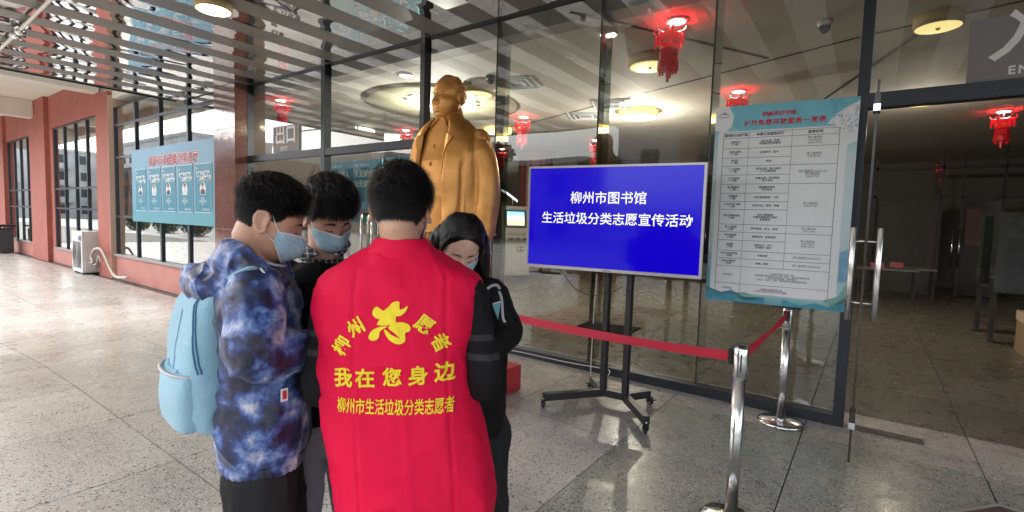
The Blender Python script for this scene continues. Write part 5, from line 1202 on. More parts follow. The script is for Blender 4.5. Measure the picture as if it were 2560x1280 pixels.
# ---------------------------------------------------------------- 1. volunteer in the red vest, back to the camera
TH = R_(35.8)
b = W(1030, 1150, 1.46); V, L = person_root('person seen from behind in a red volunteer vest with yellow Chinese lettering', b.x, b.y, TH)
hc = L(1004, 527, 1.47); hM = hM_(hc, 0, 8, 1.03)
neck = L(1004, 612, 1.455); chest = L(998, 780, 1.47); pel = L(1030, 1110, 1.47)
feetV = (Vector((pel.x - .12, .03, 0)), Vector((pel.x + .12, 0, 0)))
shL_, shR_ = L(830, 745, 1.46), L(1172, 735, 1.46); elL_, elR_ = L(806, 975, 1.46), L(1205, 955, 1.47); wrL_, wrR_ = L(850, 960, 1.70), L(1120, 950, 1.72)
body(V, hM, 1, neck, chest, pel, shL_, shR_, elL_, elR_, wrL_, wrR_, feetV, M_skin, hw=.15, arm=.036)
def hmV(p): x, y, z = p.T; return np.interp(z, [-.06, -.01, .03, .07, .12], [.002, .005, .011, .02, .026]) + .006 * (y > .03)
mk_ = short_mask(.062, .02, -.066); whorl = Vector((-.008, -.062, .108))
combV = lambda p: (Vector(p) - whorl) + Vector((0, .0, -.01))
M_hairV = M_hair
grid_hair(hM, mk_, hmV, 'hair', V, M_hair, 3, .003)
strands(hM, mk_, hmV, combV, 15000, 'hair_strands', V, M_hair, .0015, 5, length=lambda p: np.interp(p[:, 2], [-.07, -.03, .03, .1], [.010, .014, .022, .032]), droop=.3, lift=.45, jitter=.45)
# jacket sleeves under the vest
bm = bmesh.new()
tube(bm, [shL_, shL_.lerp(elL_, .5) + Vector((-.006, 0, 0)), elL_, wrL_], [.058, .052, .050, .042], 20, 4)
tube(bm, [shR_, shR_.lerp(elR_, .5) + Vector((.006, 0, 0)), elR_, wrR_], [.056, .052, .050, .042], 20, 4)
loft(bm, [(chest + Vector((0, .02, .06)), (.17, 0, 0), (0, .09, 0)), (chest + Vector((0, .02, -.2)), (.15, 0, 0), (0, .09, 0))], 20)
def stripes():
    mt, n, l, b_ = nodemat('charcoal sleeve with grey stripes'); tc = n.new('ShaderNodeTexCoord'); sp = n.new('ShaderNodeSeparateXYZ'); l.new(tc.outputs['Object'], sp.inputs[0])
    r = n.new('ShaderNodeValToRGB'); mp = n.new('ShaderNodeMapRange'); mp.inputs['From Min'].default_value = 1.05; mp.inputs['From Max'].default_value = 1.35; l.new(sp.outputs['Z'], mp.inputs['Value']); l.new(mp.outputs[0], r.inputs[0])
    r.color_ramp.interpolation = 'CONSTANT'; e = r.color_ramp.elements; e[0].color = (.012, .011, .012, 1); e[1].position = .96; e[1].color = (.012, .011, .012, 1)
    for p_, c_ in ((.34, .04), (.40, .012), (.52, .04), (.58, .012)): x = e.new(p_); x.color = (c_, c_ * .95, c_, 1)
    l.new(r.outputs[0], b_.inputs['Base Color']); b_.inputs['Roughness'].default_value = .85; b_.inputs['Specular IOR Level'].default_value = .15; return mt
cloth('jacket_sleeves', bm, .007, V, stripes(), .006, (9, 9, 11), 2)
trousers(V, pel + Vector((0, .02, -.02)), feetV, M_ktr, .10, 4); shoes(V, feetV, pmat('dark shoe leather', (.03, .03, .03), .4))
# the vest itself
prof = [(600, 947, 1063, .062), (615, 938, 1072, .070), (628, 920, 1086, .080), (642, 895, 1116, .092), (656, 868, 1146, .102), (670, 842, 1174, .11), (684, 816, 1196, .118), (700, 797, 1205, .124), (728, 785, 1205, .13), (770, 784, 1199, .134), (820, 790, 1186, .136), (880, 797, 1172, .136), (940, 799, 1172, .136), (1000, 802, 1188, .138), (1060, 809, 1210, .142), (1120, 822, 1225, .146), (1180, 834, 1234, .150), (1240, 843, 1238, .152), (1268, 848, 1237, .152), (1282, 850, 1236, .150)]
DV = 1.46
def vest_point(py, th, inset=0.):
    ys = [p_[0] for p_ in prof]; xl = np.interp(py, ys, [p_[1] for p_ in prof]); xr = np.interp(py, ys, [p_[2] for p_ in prof]); hd = np.interp(py, ys, [p_[3] for p_ in prof])
    a, c = L(xl, py, DV), L(xr, py, DV); cc = (a + c) / 2; hw = (c - a).length / 2; ct, st = math.cos(th), math.sin(th); e = 2 / 2.5
    return Vector((cc.x + math.copysign(abs(ct) ** e, ct) * (hw - inset), cc.y + .012 + math.copysign(abs(st) ** e, st) * (hd - inset), cc.z))
bm = bmesh.new(); NT, NR = 220, 150; rows_ = []
for j in range(NR):
    py = 600 + (1282 - 600) * (j / (NR - 1)) ; rows_.append([bm.verts.new(vest_point(py, 2 * math.pi * i / NT)) for i in range(NT)])
for a, c in zip(rows_, rows_[1:]): bridge(bm, c, a)
inn = [bm.verts.new(vest_point(1282, 2 * math.pi * i / NT, .012)) for i in range(NT)]; up_i = [bm.verts.new(vest_point(1150, 2 * math.pi * i / NT, .016)) for i in range(NT)]
bridge(bm, inn, rows_[-1]); bridge(bm, up_i, inn); bm.faces.new(up_i); bm.faces.new(rows_[0])
bmesh.ops.recalc_face_normals(bm, faces=bm.faces)
me = D.meshes.new('vest'); bm.to_mesh(me); bm.free()
def vest_w(c, n_):
    x, y, z = c.T; zz = z; back_ = (y < .02); lx = x - np.interp(z, [.7, 1.1, 1.4], [.03, -.02, -.035])
    seams_ = -.0045 * np.exp(-((lx + .125 - .02 * (z - 1.0)) / .0045) ** 2) - .0045 * np.exp(-((lx - .125 - .015 * (z - 1.0)) / .0045) ** 2) - .0025 * np.exp(-((z - 1.045) / .004) ** 2) + .003 * np.exp(-((lx - .01) / .006) ** 2) * (z < 1.06)
    seams_ = seams_ * back_ * (z < 1.40)
    fold = .011 * vnoise(c + .02 * vnoise(c, (6, 6, 6), 5)[:, None], (13, 13, 2.2), 11) * np.clip((1.15 - z) / .3, .15, 1) + .007 * np.clip(ridged(c + .04 * vnoise(c, (6, 6, 6), 8)[:, None], (6, 6, 4.5), 4), -.5, 1) ** 3 + .006 * vnoise(np.stack([x + .6 * z, y, z - .4 * x], 1), (16, 16, 6), 9) * np.clip((z - 1.1) / .2, 0, 1) + .0010 * vnoise(c, (60, 60, 40), 3) + .0026 * np.clip(ridged(np.stack([x + .5 * z, y, z - .3 * x], 1), (17, 17, 9), 21), -.4, 1) ** 2
    arm = .007 * np.exp(-((z - 1.18) / .12) ** 2) * np.sin(z * 42 + lx * 30) * np.clip(np.abs(lx) / .16 - .6, 0, 1)
    return seams_ + fold + arm
displace(me, vest_w)
M_vest = pmat('bright red vest cloth', (.72, .004, .052), .7, bump=.12, bscale=420, spec=.2)
vest = link('vest', me, M_vest, V, smooth=True)
tree_ = BVHTree.FromPolygons([v.co.copy() for v in me.vertices], [p_.vertices[:] for p_ in me.polygons])
def on_vest(me2, lift=.0026):
    for v in me2.vertices:
        hit = tree_.ray_cast(Vector((v.co.x, -.6, v.co.z)), Vector((0, 1, 0)))
        if hit[0] is not None: v.co = hit[0] + Vector((0, -lift, 0))
    me2.update()
def subdiv(me2, mx=.004):
    bm = bmesh.new(); bm.from_mesh(me2); bmesh.ops.triangulate(bm, faces=bm.faces[:])
    for _ in range(4):
        ed_ = [e for e in bm.edges if e.calc_length() > mx]
        if not ed_: break
        bmesh.ops.subdivide_edges(bm, edges=ed_, cuts=1); bmesh.ops.triangulate(bm, faces=[f for f in bm.faces if len(f.verts) > 3])
    bm.to_mesh(me2); bm.free()
M_yel = pmat('yellow vest print', (.85, .66, .015), .6)
def vtext(s, px, py, size, rot=0, sx=1.0, bold=0.):
    q = L(px, py, 1.33); me2 = text_mesh(s, size, bold); c_ = Matrix.Translation((q.x, 0, q.z)) @ Matrix.Rotation(R_(90), 4, 'X') @ Matrix.Rotation(R_(rot), 4, 'Z') @ Matrix.Diagonal((sx, 1, 1, 1)); me2.transform(c_); subdiv(me2); on_vest(me2)
    link('lettering', me2, M_yel, V)
SZV = .0485
vtext('柳', 853, 868, SZV, 62, bold=.0012); vtext('州', 888, 822, SZV, 32, bold=.0012); vtext('愿', 1058, 816, SZV, -36, bold=.0012); vtext('者', 1096, 863, SZV, -62, bold=.0012)
for ch, px_c, py_c in (('我', 853, 951), ('在', 912, 950), ('您', 980, 947), ('身', 1044, 945), ('边', 1108, 941)): vtext(ch, px_c, py_c, .054, 2, 1.0, .0014)
vtext('柳州市生活垃圾分类志愿者', 985, 1022, .044, .8, .60, .0006)
polys = [[(385, 150), (392, 125), (412, 110), (430, 130), (460, 130), (480, 110), (500, 88), (525, 78), (545, 85), (530, 105), (540, 125), (565, 120), (590, 105), (580, 135), (550, 160), (515, 165), (500, 180), (525, 192), (515, 205), (480, 215), (440, 217), (412, 212), (430, 195), (445, 178), (420, 180), (398, 170)],
         [(365, 290), (372, 262), (395, 240), (430, 225), (475, 222), (450, 236), (428, 256), (428, 275), (418, 294), (400, 303), (380, 303)],
         [(455, 240), (475, 248), (500, 270), (530, 283), (560, 293), (574, 308), (550, 322), (520, 318), (485, 297), (464, 268)],
         [(480, 228), (510, 205), (550, 197), (590, 207), (607, 230), (600, 250), (578, 258), (578, 285), (574, 308), (550, 295), (545, 265), (566, 248), (575, 236), (560, 224), (530, 222), (512, 230), (540, 240), (545, 262), (505, 250)]]
bm = bmesh.new()
for pl_ in polys:
    pts = []; n_ = len(pl_)
    for i in range(n_):      # closed spline for soft flame outlines
        a, b_, c_, d_ = [Vector(pl_[(i + k) % n_]) for k in (-1, 0, 1, 2)]
        for k in range(4): t = k / 4; pts.append(.5 * ((2 * b_) + (c_ - a) * t + (2 * a - 5 * b_ + 4 * c_ - d_) * t * t + (3 * b_ - a - 3 * c_ + d_) * t ** 3))
    vs = []
    for p_ in pts: q = L(760 + p_.x / 2.286, 720 + p_.y / 2.286, 1.33); vs.append(bm.verts.new((q.x, 0, q.z)))
    bm.faces.new(vs)
me2 = D.meshes.new('emblem'); bmesh.ops.triangulate(bm, faces=bm.faces[:]); bm.to_mesh(me2); bm.free(); subdiv(me2); on_vest(me2, .0028); link('emblem', me2, M_yel, V)
# collar
bm = bmesh.new(); cc = L(1004, 600, DV); rr = []
for (dz, hw, hd, dy) in ((-.052, .118, .098, .012), (-.046, .120, .100, .012), (-.02, .094, .084, .006), (.002, .077, .076, .002), (.006, .073, .072, .002), (.002, .069, .068, .002), (-.03, .069, .066, .004)):
    rr.append(ring(bm, cc + Vector((0, dy, dz)), (hw, 0, 0), (0, hd, 0), 72, 2.15))
for a, c in zip(rr, rr[1:]): bridge(bm, a, c)
bmesh.ops.recalc_face_normals(bm, faces=bm.faces); me = D.meshes.new('collar'); bm.to_mesh(me); bm.free(); displace(me, lambda c, n_: .002 * vnoise(c, (20, 20, 12), 2)); link('collar', me, M_vest, V, smooth=True)
# glasses and mask loops of the volunteer
gl = thing('glasses', 'thin dark glasses worn by the volunteer in the red vest', 'glasses', V.location, TH)
for s in (-1, 1):
    bm = bmesh.new(); tube(bm, [hM @ Vector(q) for q in ((s * .068, .088, .006), (s * .078, .04, .008), (s * .080, -.002, .012), (s * .082, -.022, -.004))], .0016, 6, 4); bm_obj('temple', bm, M_black, gl)
    bm = bmesh.new(); tube(bm, [hM @ Vector((s * .034 + .026 * math.cos(a * math.pi / 10), .112, .0 + .018 * math.sin(a * math.pi / 10))) for a in range(21)], .0014, 6); bm_obj('rim', bm, M_black, gl)
bm = bmesh.new(); tube(bm, [hM @ Vector(q) for q in ((-.009, .113, .004), (0, .117, .007), (.009, .113, .004))], .0013, 6, 3); bm_obj('bridge', bm, M_black, gl)
face_mask(hM, V)

# ---------------------------------------------------------------- 2. boy in the tie dye jacket
TH1 = R_(-36); b = W(658, 1100, 1.53); B, L = person_root('boy in a blue tie dye hooded jacket looking down, wearing a light blue backpack', b.x, b.y, TH1)
hc = L(676, 556, 1.52); hM = hM_(hc, 2, 20, 1.0, 0)
neck = L(640, 668, 1.54); chest = L(650, 790, 1.53); pel = L(658, 1085, 1.53)
feetB = (Vector((pel.x - .11, .03, 0)), Vector((pel.x + .11, -.02, 0)))
shR1, elR1, wrR1 = L(633, 735, 1.37), L(637, 893, 1.34), L(752, 868, 1.47); shL1, elL1, wrL1 = L(672, 735, 1.70), L(690, 885, 1.72), L(790, 865, 1.66)
body(B, hM, 1, neck, chest, pel, shL1, shR1, elL1, elR1, wrL1, wrR1, feetB, M_skin, hw=.15, hd=.085)
def hmB(p): x, y, z = p.T; return np.interp(z, [-.06, .0, .035, .055, .085, .12], [.002, .002, .004, .018, .034, .034])
mk_ = short_mask(.062, .02, -.066); wh2 = Vector((.0, -.07, .10))
grid_hair(hM, mk_, hmB, 'hair', B, M_hair, 8, .005)
strands(hM, mk_, hmB, lambda p: (Vector(p) - wh2) + Vector((0, .01, -.01)), 15000, 'hair_strands', B, M_hair, .0019, 9, length=lambda p: np.interp(p[:, 2], [-.06, -.01, .035, .06, .1], [.006, .005, .009, .028, .042]), droop=.35, lift=.42, jitter=.5)
face_extras(hM, B); face_mask(hM, B, seed=1)
trousers(B, pel + Vector((0, .0, .0)), feetB, M_ktr, .098, 6, waist=(.15, .106)); shoes(B, feetB, M_maskw)
def tiedye():
    mt, n, l, b_ = nodemat('blue tie dye nylon'); tc = n.new('ShaderNodeTexCoord'); wz = n.new('ShaderNodeTexNoise'); wz.inputs['Scale'].default_value = 4; wz.inputs['Detail'].default_value = 3; l.new(tc.outputs['Object'], wz.inputs['Vector'])
    mx = n.new('ShaderNodeVectorMath'); mx.operation = 'MULTIPLY_ADD'; l.new(wz.outputs['Color'], mx.inputs[0]); mx.inputs[1].default_value = (.07, .07, .07); l.new(tc.outputs['Object'], mx.inputs[2])
    nz = n.new('ShaderNodeTexNoise'); nz.inputs['Scale'].default_value = 12; nz.inputs['Detail'].default_value = 7; nz.inputs['Roughness'].default_value = .6; l.new(mx.outputs[0], nz.inputs['Vector'])
    r = n.new('ShaderNodeValToRGB'); l.new(nz.outputs['Fac'], r.inputs[0]); e = r.color_ramp.elements; e[0].position = .41; e[0].color = (.008, .010, .035, 1); e[1].position = .70; e[1].color = (.68, .66, .74, 1)
    for p_, c_ in ((.47, (.014, .024, .10, 1)), (.515, (.035, .075, .25, 1)), (.555, (.09, .16, .38, 1)), (.60, (.22, .27, .44, 1)), (.64, (.44, .43, .56, 1))): x = e.new(p_); x.color = c_
    l.new(r.outputs[0], b_.inputs['Base Color']); b_.inputs['Roughness'].default_value = .42; b_.inputs['Sheen Weight'].default_value = .1
    n2 = n.new('ShaderNodeTexNoise'); n2.inputs['Scale'].default_value = 28; n2.inputs['Detail'].default_value = 4; l.new(tc.outputs['Object'], n2.inputs['Vector']); bp = n.new('ShaderNodeBump'); bp.inputs['Strength'].default_value = .35; bp.inputs['Distance'].default_value = .01; l.new(n2.outputs['Fac'], bp.inputs['Height']); l.new(bp.outputs[0], b_.inputs['Normal']); return mt
M_tie = tiedye()
bm = bmesh.new()
slices(bm, [(L(662, 1122, 1.53), .162, .112), (L(662, 1090, 1.53), .174, .124), (L(662, 1040, 1.53), .176, .126), (L(662, 940, 1.53), .168, .118), (L(656, 840, 1.53), .172, .114), (L(650, 760, 1.535), .182, .113), (L(645, 715, 1.535), .165, .105), (L(642, 685, 1.54), .115, .088), (L(644, 662, 1.54), .080, .078)])
tube(bm, [shR1 + Vector((-.02, 0, .0)), shR1.lerp(elR1, .5), elR1 + Vector((0, 0, .01)), elR1.lerp(wrR1, .5), wrR1], [.078, .076, .074, .068, .052], 22, 4)
tube(bm, [shL1 + Vector((.02, 0, 0)), shL1.lerp(elL1, .5), elL1, elL1.lerp(wrL1, .5), wrL1], [.078, .074, .072, .064, .050], 22, 4)
cloth('jacket', bm, .006, B, M_tie, .009, (8, 8, 8), 21, 5, .002)
bm = bmesh.new(); slices(bm, [(L(662, 1150, 1.53), .150, .102), (L(662, 1144, 1.53), .160, .114), (L(662, 1130, 1.53), .168, .120), (L(662, 1112, 1.53), .170, .121)]); me = remeshed(bm, .005, 2)
hmc = L(655, 1130, 1.53); displace(me, lambda c, n_: .0009 * np.sin(np.arctan2(c[:, 1] - hmc.y, c[:, 0] - hmc.x) * 52 + 2 * vnoise(c, (12, 12, 4), 3)) ); link('hem_band', me, M_tie, B, smooth=True)
# hood lying on the back, and collar opening
bm = bmesh.new()
hood = [L(722, 690, 1.60), L(672, 642, 1.66), L(610, 636, 1.60), L(572, 650, 1.53), L(584, 655, 1.43), L(640, 680, 1.40), L(705, 706, 1.44)]
tube(bm, hood, [.014, .024, .034, .044, .040, .030, .016], 18, 5, flat=1.25)
tube(bm, [L(592, 668, 1.64), L(545, 690, 1.60), L(508, 706, 1.54), L(530, 712, 1.46), L(585, 700, 1.41)], [.025, .050, .058, .052, .028], 18, 5)
tube(bm, [L(600, 665, 1.58), L(560, 685, 1.54), L(545, 700, 1.52)], [.05, .06, .05], 16, 4)
cloth('hood', bm, .006, B, M_tie, .013, (11, 11, 11), 31, 3, .002)
M_shirt = pmat('lilac white shirt', (.62, .58, .68), .8, bump=.2, bscale=200)
bm = bmesh.new(); rr = []
for dz, k, hh in ((-.05, 1.30, 0), (-.01, 1.16, 0), (.022, 1.08, 0), (.024, 1.03, 0), (-.02, 1.0, 0)): rr.append(ring(bm, neck + Vector((0, .010, dz + .014)), (.069 * k, 0, .0), (0, .069 * k, -.030), 48))
for a, c in zip(rr, rr[1:]): bridge(bm, a, c)
bmesh.ops.recalc_face_normals(bm, faces=bm.faces); bm_obj('shirt_collar', bm, M_shirt, B, smooth=True)
bm = bmesh.new(); tube(bm, [L(640, 664, 1.385), L(652, 672, 1.37), L(664, 690, 1.37), L(660, 702, 1.37), L(648, 690, 1.37)], .003, 6, 5); bm_obj('drawstring', bm, M_strap, B)
bm = bmesh.new(); q = L(711, 987, 1.385); add_box(bm, -.001, .001, -.010, .010, -.018, .018, Matrix.Translation(q) @ Matrix.Rotation(R_(36), 4, 'Z')); bm_obj('pocket_label', bm, M_maskw, B)
bm = bmesh.new(); add_box(bm, .0012, .002, -.006, .006, -.012, .012, Matrix.Translation(q) @ Matrix.Rotation(R_(36), 4, 'Z')); bm_obj('label_print', bm, pmat('red label print', (.5, .03, .03), .5), B)
# backpack
bk_ = thing('backpack', 'light blue school backpack with a grey piped pocket on the back of the boy', 'backpack', B.location, TH1 + R_(28))
L_B = L; L = Frame(Vector(B.location), TH1 + R_(28))
M_bag = pmat('light blue canvas', (.27, .47, .58), .7, bump=.35, bscale=260, var=.06, vscale=5, sheen=.15); M_zip = pmat('blue zip tape', (.05, .16, .28), .5); M_pipe = pmat('grey reflective piping', (.42, .42, .45), .4)
bm = bmesh.new()
LB = lambda a, b_, c: L(a + 26, b_ - 26, c)
cen = [(LB(560, 712, 1.53), .075, .035), (LB(535, 730, 1.53), .115, .060), (LB(510, 780, 1.53), .138, .080), (LB(497, 870, 1.53), .150, .092), (LB(492, 960, 1.53), .152, .098), (LB(497, 1030, 1.53), .146, .092), (LB(506, 1066, 1.53), .130, .075), (LB(512, 1080, 1.53), .10, .05)]
loft(bm, [(c, (hw, 0, 0), (0, hd, 0)) for c, hw, hd in cen], 64, 3.6)
me = remeshed(bm, .005, 4); displace(me, lambda c, n_: .005 * ridged(c, (6, 6, 5), 5) + .004 * vnoise(c, (9, 9, 4), 7) + .001 * vnoise(c, (40, 40, 30), 2)); link('main_bag', me, M_bag, bk_, smooth=True)
bt_ = BVHTree.FromPolygons([v.co.copy() for v in me.vertices], [p_.vertices[:] for p_ in me.polygons])
cz = LB(495, 930, 1.53)
# front pocket bulges off the outer face (local -y)
bm = bmesh.new(); pc_ = LB(495, 1000, 1.53); loft(bm, [(Vector((pc_.x, cz.y - .075, pc_.z + z)), (w_, 0, 0), (0, d_, 0)) for z, w_, d_ in ((-.085, .10, .015), (-.07, .122, .034), (0, .132, .042), (.065, .130, .036), (.085, .122, .028))], 48, 3.0)
me3 = remeshed(bm, .005, 4); displace(me3, lambda c, n_: .004 * ridged(c, (7, 7, 6), 9)); link('front_pocket', me3, M_bag, bk_, smooth=True)
bm = bmesh.new(); tube(bm, [Vector((pc_.x + .122 * math.cos(a), cz.y - .075 - .045 * math.sin(a) * 1.0, pc_.z + .083 - .0 * a)) for a in np.linspace(-.1, math.pi + .1, 22)], .005, 8); bm_obj('pocket_piping', bm, M_pipe, bk_, smooth=True)
def surf_line(pts, off, r, nm, mt, n_=24):
    out = []
    for i in range(n_ + 1):
        t = i / n_ * (len(pts) - 1); k = min(int(t), len(pts) - 2); p_ = Vector(pts[k]).lerp(Vector(pts[k + 1]), t - k)
        h_ = bt_.find_nearest(p_); out.append(h_[0] + h_[1] * off)
    bm = bmesh.new(); tube(bm, out, r, 6); return bm_obj(nm, bm, mt, bk_, smooth=True)
for dx in (-.008, .008):
    surf_line([LB(445 + dx * 700, 755, 1.40), LB(440 + dx * 700, 800, 1.38), LB(448 + dx * 700, 880, 1.37), LB(462 + dx * 700, 945, 1.37), LB(470 + dx * 700, 965, 1.37)], .001, .0028, 'zip', M_zip)
surf_line([LB(520, 750, 1.38), LB(530, 850, 1.38), LB(548, 930, 1.38), LB(575, 1000, 1.38)], .0005, .0022, 'side_seam', M_bag)
surf_line([LB(412, 800, 1.45), LB(408, 900, 1.45), LB(425, 1010, 1.45), LB(450, 1060, 1.45)], .0005, .003, 'outer_seam', M_bag)
surf_line([LB(398, 925, 1.5), LB(404, 950, 1.47), LB(430, 955, 1.42)], .001, .006, 'side_tab', M_bag)
for s, a in ((1, [L(575, 712, 1.43), L(590, 690, 1.38), L(628, 672, 1.36), L(668, 700, 1.37), L(680, 760, 1.40), L(655, 870, 1.45), L(585, 960, 1.47)]), (-1, [L(590, 712, 1.63), L(610, 690, 1.69), L(650, 678, 1.72), L(690, 705, 1.70), L(700, 780, 1.68), L(670, 900, 1.66), L(600, 965, 1.60)])):
    bm = bmesh.new(); tube(bm, a[:3] if s == 1 else a, .018, 12, 5, flat=.35); bm_obj('shoulder_strap', bm, M_bag, bk_, smooth=True)
bm = bmesh.new(); vs = [bm.verts.new(q) for q in (L(572, 955, 1.42), L(602, 925, 1.40), L(590, 965, 1.42))]; bm.faces.new(vs); r_ = bmesh.ops.extrude_face_region(bm, geom=bm.faces[:]); bmesh.ops.translate(bm, verts=[v for v in r_['geom'] if isinstance(v, bmesh.types.BMVert)], vec=(-.003, 0, 0)); bm_obj('strap_anchor', bm, M_pipe, bk_)

# ---------------------------------------------------------------- 3. boy in black with the plaid collar
TH2 = R_(-112); b = W(812, 1080, 1.88); C, L = person_root('boy in a black top with plaid shirt collar and grey trousers, reading', b.x, b.y, TH2)
hc = L(823, 545, 1.80); hM = hM_(hc, 12, 30, 1.0, 4)
neck = L(812, 648, 1.86); chest = L(812, 770, 1.87); pel = L(812, 1010, 1.88)
feetC = (Vector((pel.x - .13, .03, 0)), Vector((pel.x + .12, -.0, 0)))
# he faces the camera: his right hand side is on the left of the picture
sR, eR, wR = L(715, 690, 1.88), L(715, 850, 1.92), L(830, 860, 1.70); sL, eL, wL = L(915, 680, 1.84), L(935, 850, 1.86), L(870, 870, 1.70)
body(C, hM, 1, neck, chest, pel, sL, sR, eL, eR, wL, wR, feetC, M_skin, hw=.15, hd=.09)
def hmC(p): x, y, z = p.T; return np.interp(z, [-.06, .0, .03, .055, .085, .12], [.002, .004, .010, .026, .044, .044])
mk_ = short_mask(.060, .02, -.058)
grid_hair(hM, mk_, hmC, 'hair', C, M_hair, 14, .005)
strands(hM, mk_, hmC, lambda p: (Vector(p) - wh2) + Vector((0, .02, -.01)), 15000, 'hair_strands', C, M_hair, .0018, 19, length=lambda p: np.interp(p[:, 2], [-.06, -.01, .03, .06, .1], [.008, .010, .018, .030, .044]), droop=.38, lift=.38, jitter=.5)
face_extras(hM, C, brow_thick=.0048); face_mask(hM, C, seed=2)
bm = bmesh.new()
slices(bm, [(L(812, 1035, 1.88), .165, .118), (L(812, 960, 1.88), .175, .125), (L(812, 860, 1.87), .175, .125), (L(812, 760, 1.87), .185, .12), (L(812, 700, 1.87), .165, .105), (L(812, 672, 1.865), .115, .085), (L(812, 656, 1.86), .072, .070)])
tube(bm, [sR, sR.lerp(eR, .5), eR, eR.lerp(wR, .5), wR], [.068, .062, .058, .054, .040], 20, 4); tube(bm, [sL, sL.lerp(eL, .5), eL, eL.lerp(wL, .5), wL], [.068, .062, .058, .054, .040], 20, 4)
cloth('sweater', bm, .007, C, M_blk, .007, (9, 9, 8), 41)
def plaid():
    mt, n, l, b_ = nodemat('grey plaid shirting'); tc = n.new('ShaderNodeTexCoord'); sp = n.new('ShaderNodeSeparateXYZ'); l.new(tc.outputs['Object'], sp.inputs[0]); prev = None
    for ax, sc_, th_ in (('X', 300, .1), ('Z', 330, .1), ('X', 300, .93), ('Z', 330, .93)):
        s_ = n.new('ShaderNodeMath'); s_.operation = 'MULTIPLY'; s_.inputs[1].default_value = sc_; l.new(sp.outputs[ax], s_.inputs[0]); w2 = n.new('ShaderNodeMath'); w2.operation = 'SINE'; l.new(s_.outputs[0], w2.inputs[0])
        g_ = n.new('ShaderNodeMath'); g_.operation = 'GREATER_THAN'; g_.inputs[1].default_value = th_; l.new(w2.outputs[0], g_.inputs[0])
        k_ = n.new('ShaderNodeMath'); k_.operation = 'MULTIPLY'; k_.inputs[1].default_value = .2 if th_ < .5 else .45; l.new(g_.outputs[0], k_.inputs[0])
        if prev is None: prev = k_
        else: a_ = n.new('ShaderNodeMath'); a_.operation = 'ADD'; l.new(prev.outputs[0], a_.inputs[0]); l.new(k_.outputs[0], a_.inputs[1]); prev = a_
    r = n.new('ShaderNodeValToRGB'); l.new(prev.outputs[0], r.inputs[0]); e = r.color_ramp.elements; e[0].color = (.010, .010, .011, 1); e[1].position = .8; e[1].color = (.45, .44, .43, 1); x = e.new(.4); x.color = (.10, .10, .10, 1)
    l.new(r.outputs[0], b_.inputs['Base Color']); b_.inputs['Roughness'].default_value = .85; return mt
M_plaid = plaid()
def flap(pts, th=.004):
    bm = bmesh.new(); f = bm.faces.new([bm.verts.new(p_) for p_ in pts]); bmesh.ops.triangulate(bm, faces=bm.faces[:]); bmesh.ops.subdivide_edges(bm, edges=bm.edges[:], cuts=4, use_grid_fill=True)
    me_ = D.meshes.new('collar_flap'); bm.to_mesh(me_); bm.free(); displace(me_, lambda c, n_: .004 * vnoise(c, (30, 30, 30), 2)); o = link('collar_flap', me_, M_plaid, C, smooth=True); s_ = o.modifiers.new('s', 'SOLIDIFY'); s_.thickness = th
flap([L(757, 606, 1.80), L(737, 622, 1.79), L(738, 640, 1.775), L(756, 652, 1.765), L(790, 640, 1.760), L(800, 632, 1.765), L(778, 618, 1.775)])
flap([L(838, 640, 1.755), L(834, 625, 1.775), L(846, 606, 1.80), L(872, 602, 1.815), L(878, 612, 1.80), L(864, 632, 1.77)])
bm = bmesh.new(); rr = []
for dz, k in ((-.035, 1.15), (.0, 1.04), (.022, 1.0), (.024, .95), (-.01, .93)): rr.append(ring(bm, neck + Vector((0, -.006, dz)), (.068 * k, 0, 0), (0, .068 * k, -.02), 40))
for a, c in zip(rr, rr[1:]): bridge(bm, a, c)
bmesh.ops.recalc_face_normals(bm, faces=bm.faces); bm_obj('shirt_collar', bm, M_plaid, C, smooth=True)
trousers(C, pel + Vector((0, 0, -.02)), feetC, M_gtr, .092, 16, waist=(.15, .11)); shoes(C, feetC, M_maskw)

# ---------------------------------------------------------------- 4. woman in the black jacket
TH4 = R_(-134); b = W(1175, 1050, 1.98); Wm, L = person_root('woman with long black hair in a black jacket with grey piping, head bowed', b.x, b.y, TH4)
hc = L(1152, 620, 1.93); hM = hM_(hc, 4, 34, .96, -5)
neck = L(1158, 705, 2.01); chest = L(1168, 800, 2.0); pel = L(1170, 1010, 1.99)
feetW = (Vector((pel.x - .10, .02, 0)), Vector((pel.x + .10, 0, 0)))
sR, eR, wR = L(1085, 735, 2.0), L(1080, 860, 2.02), L(1120, 900, 1.82); sL, eL, wL = L(1228, 735, 1.97), L(1262, 838, 1.93), L(1140, 900, 1.76)
body(Wm, hM, 1, neck, chest, pel, sL, sR, eL, eR, wL, wR, feetW, M_skin2, hw=.122, hd=.076, arm=.034)
def part_mask(p): x, y, z = p.T; ang = np.arctan2(np.abs(x), y); line = np.interp(ang, [0, .35, .8, 1.1, 1.35, 1.8, 2.4, 3.15], [.088, .080, .055, .015, -.03, -.06, -.07, -.07]); return z - line
def hmW(p): x, y, z = p.T; return .016 + .004 * np.clip(np.abs(x) / .05, 0, 1) - .007 * np.exp(-(x / .003) ** 2) * (y > -.04)
grid_hair(hM, part_mask, hmW, 'hair', Wm, M_hair, 24, .002)
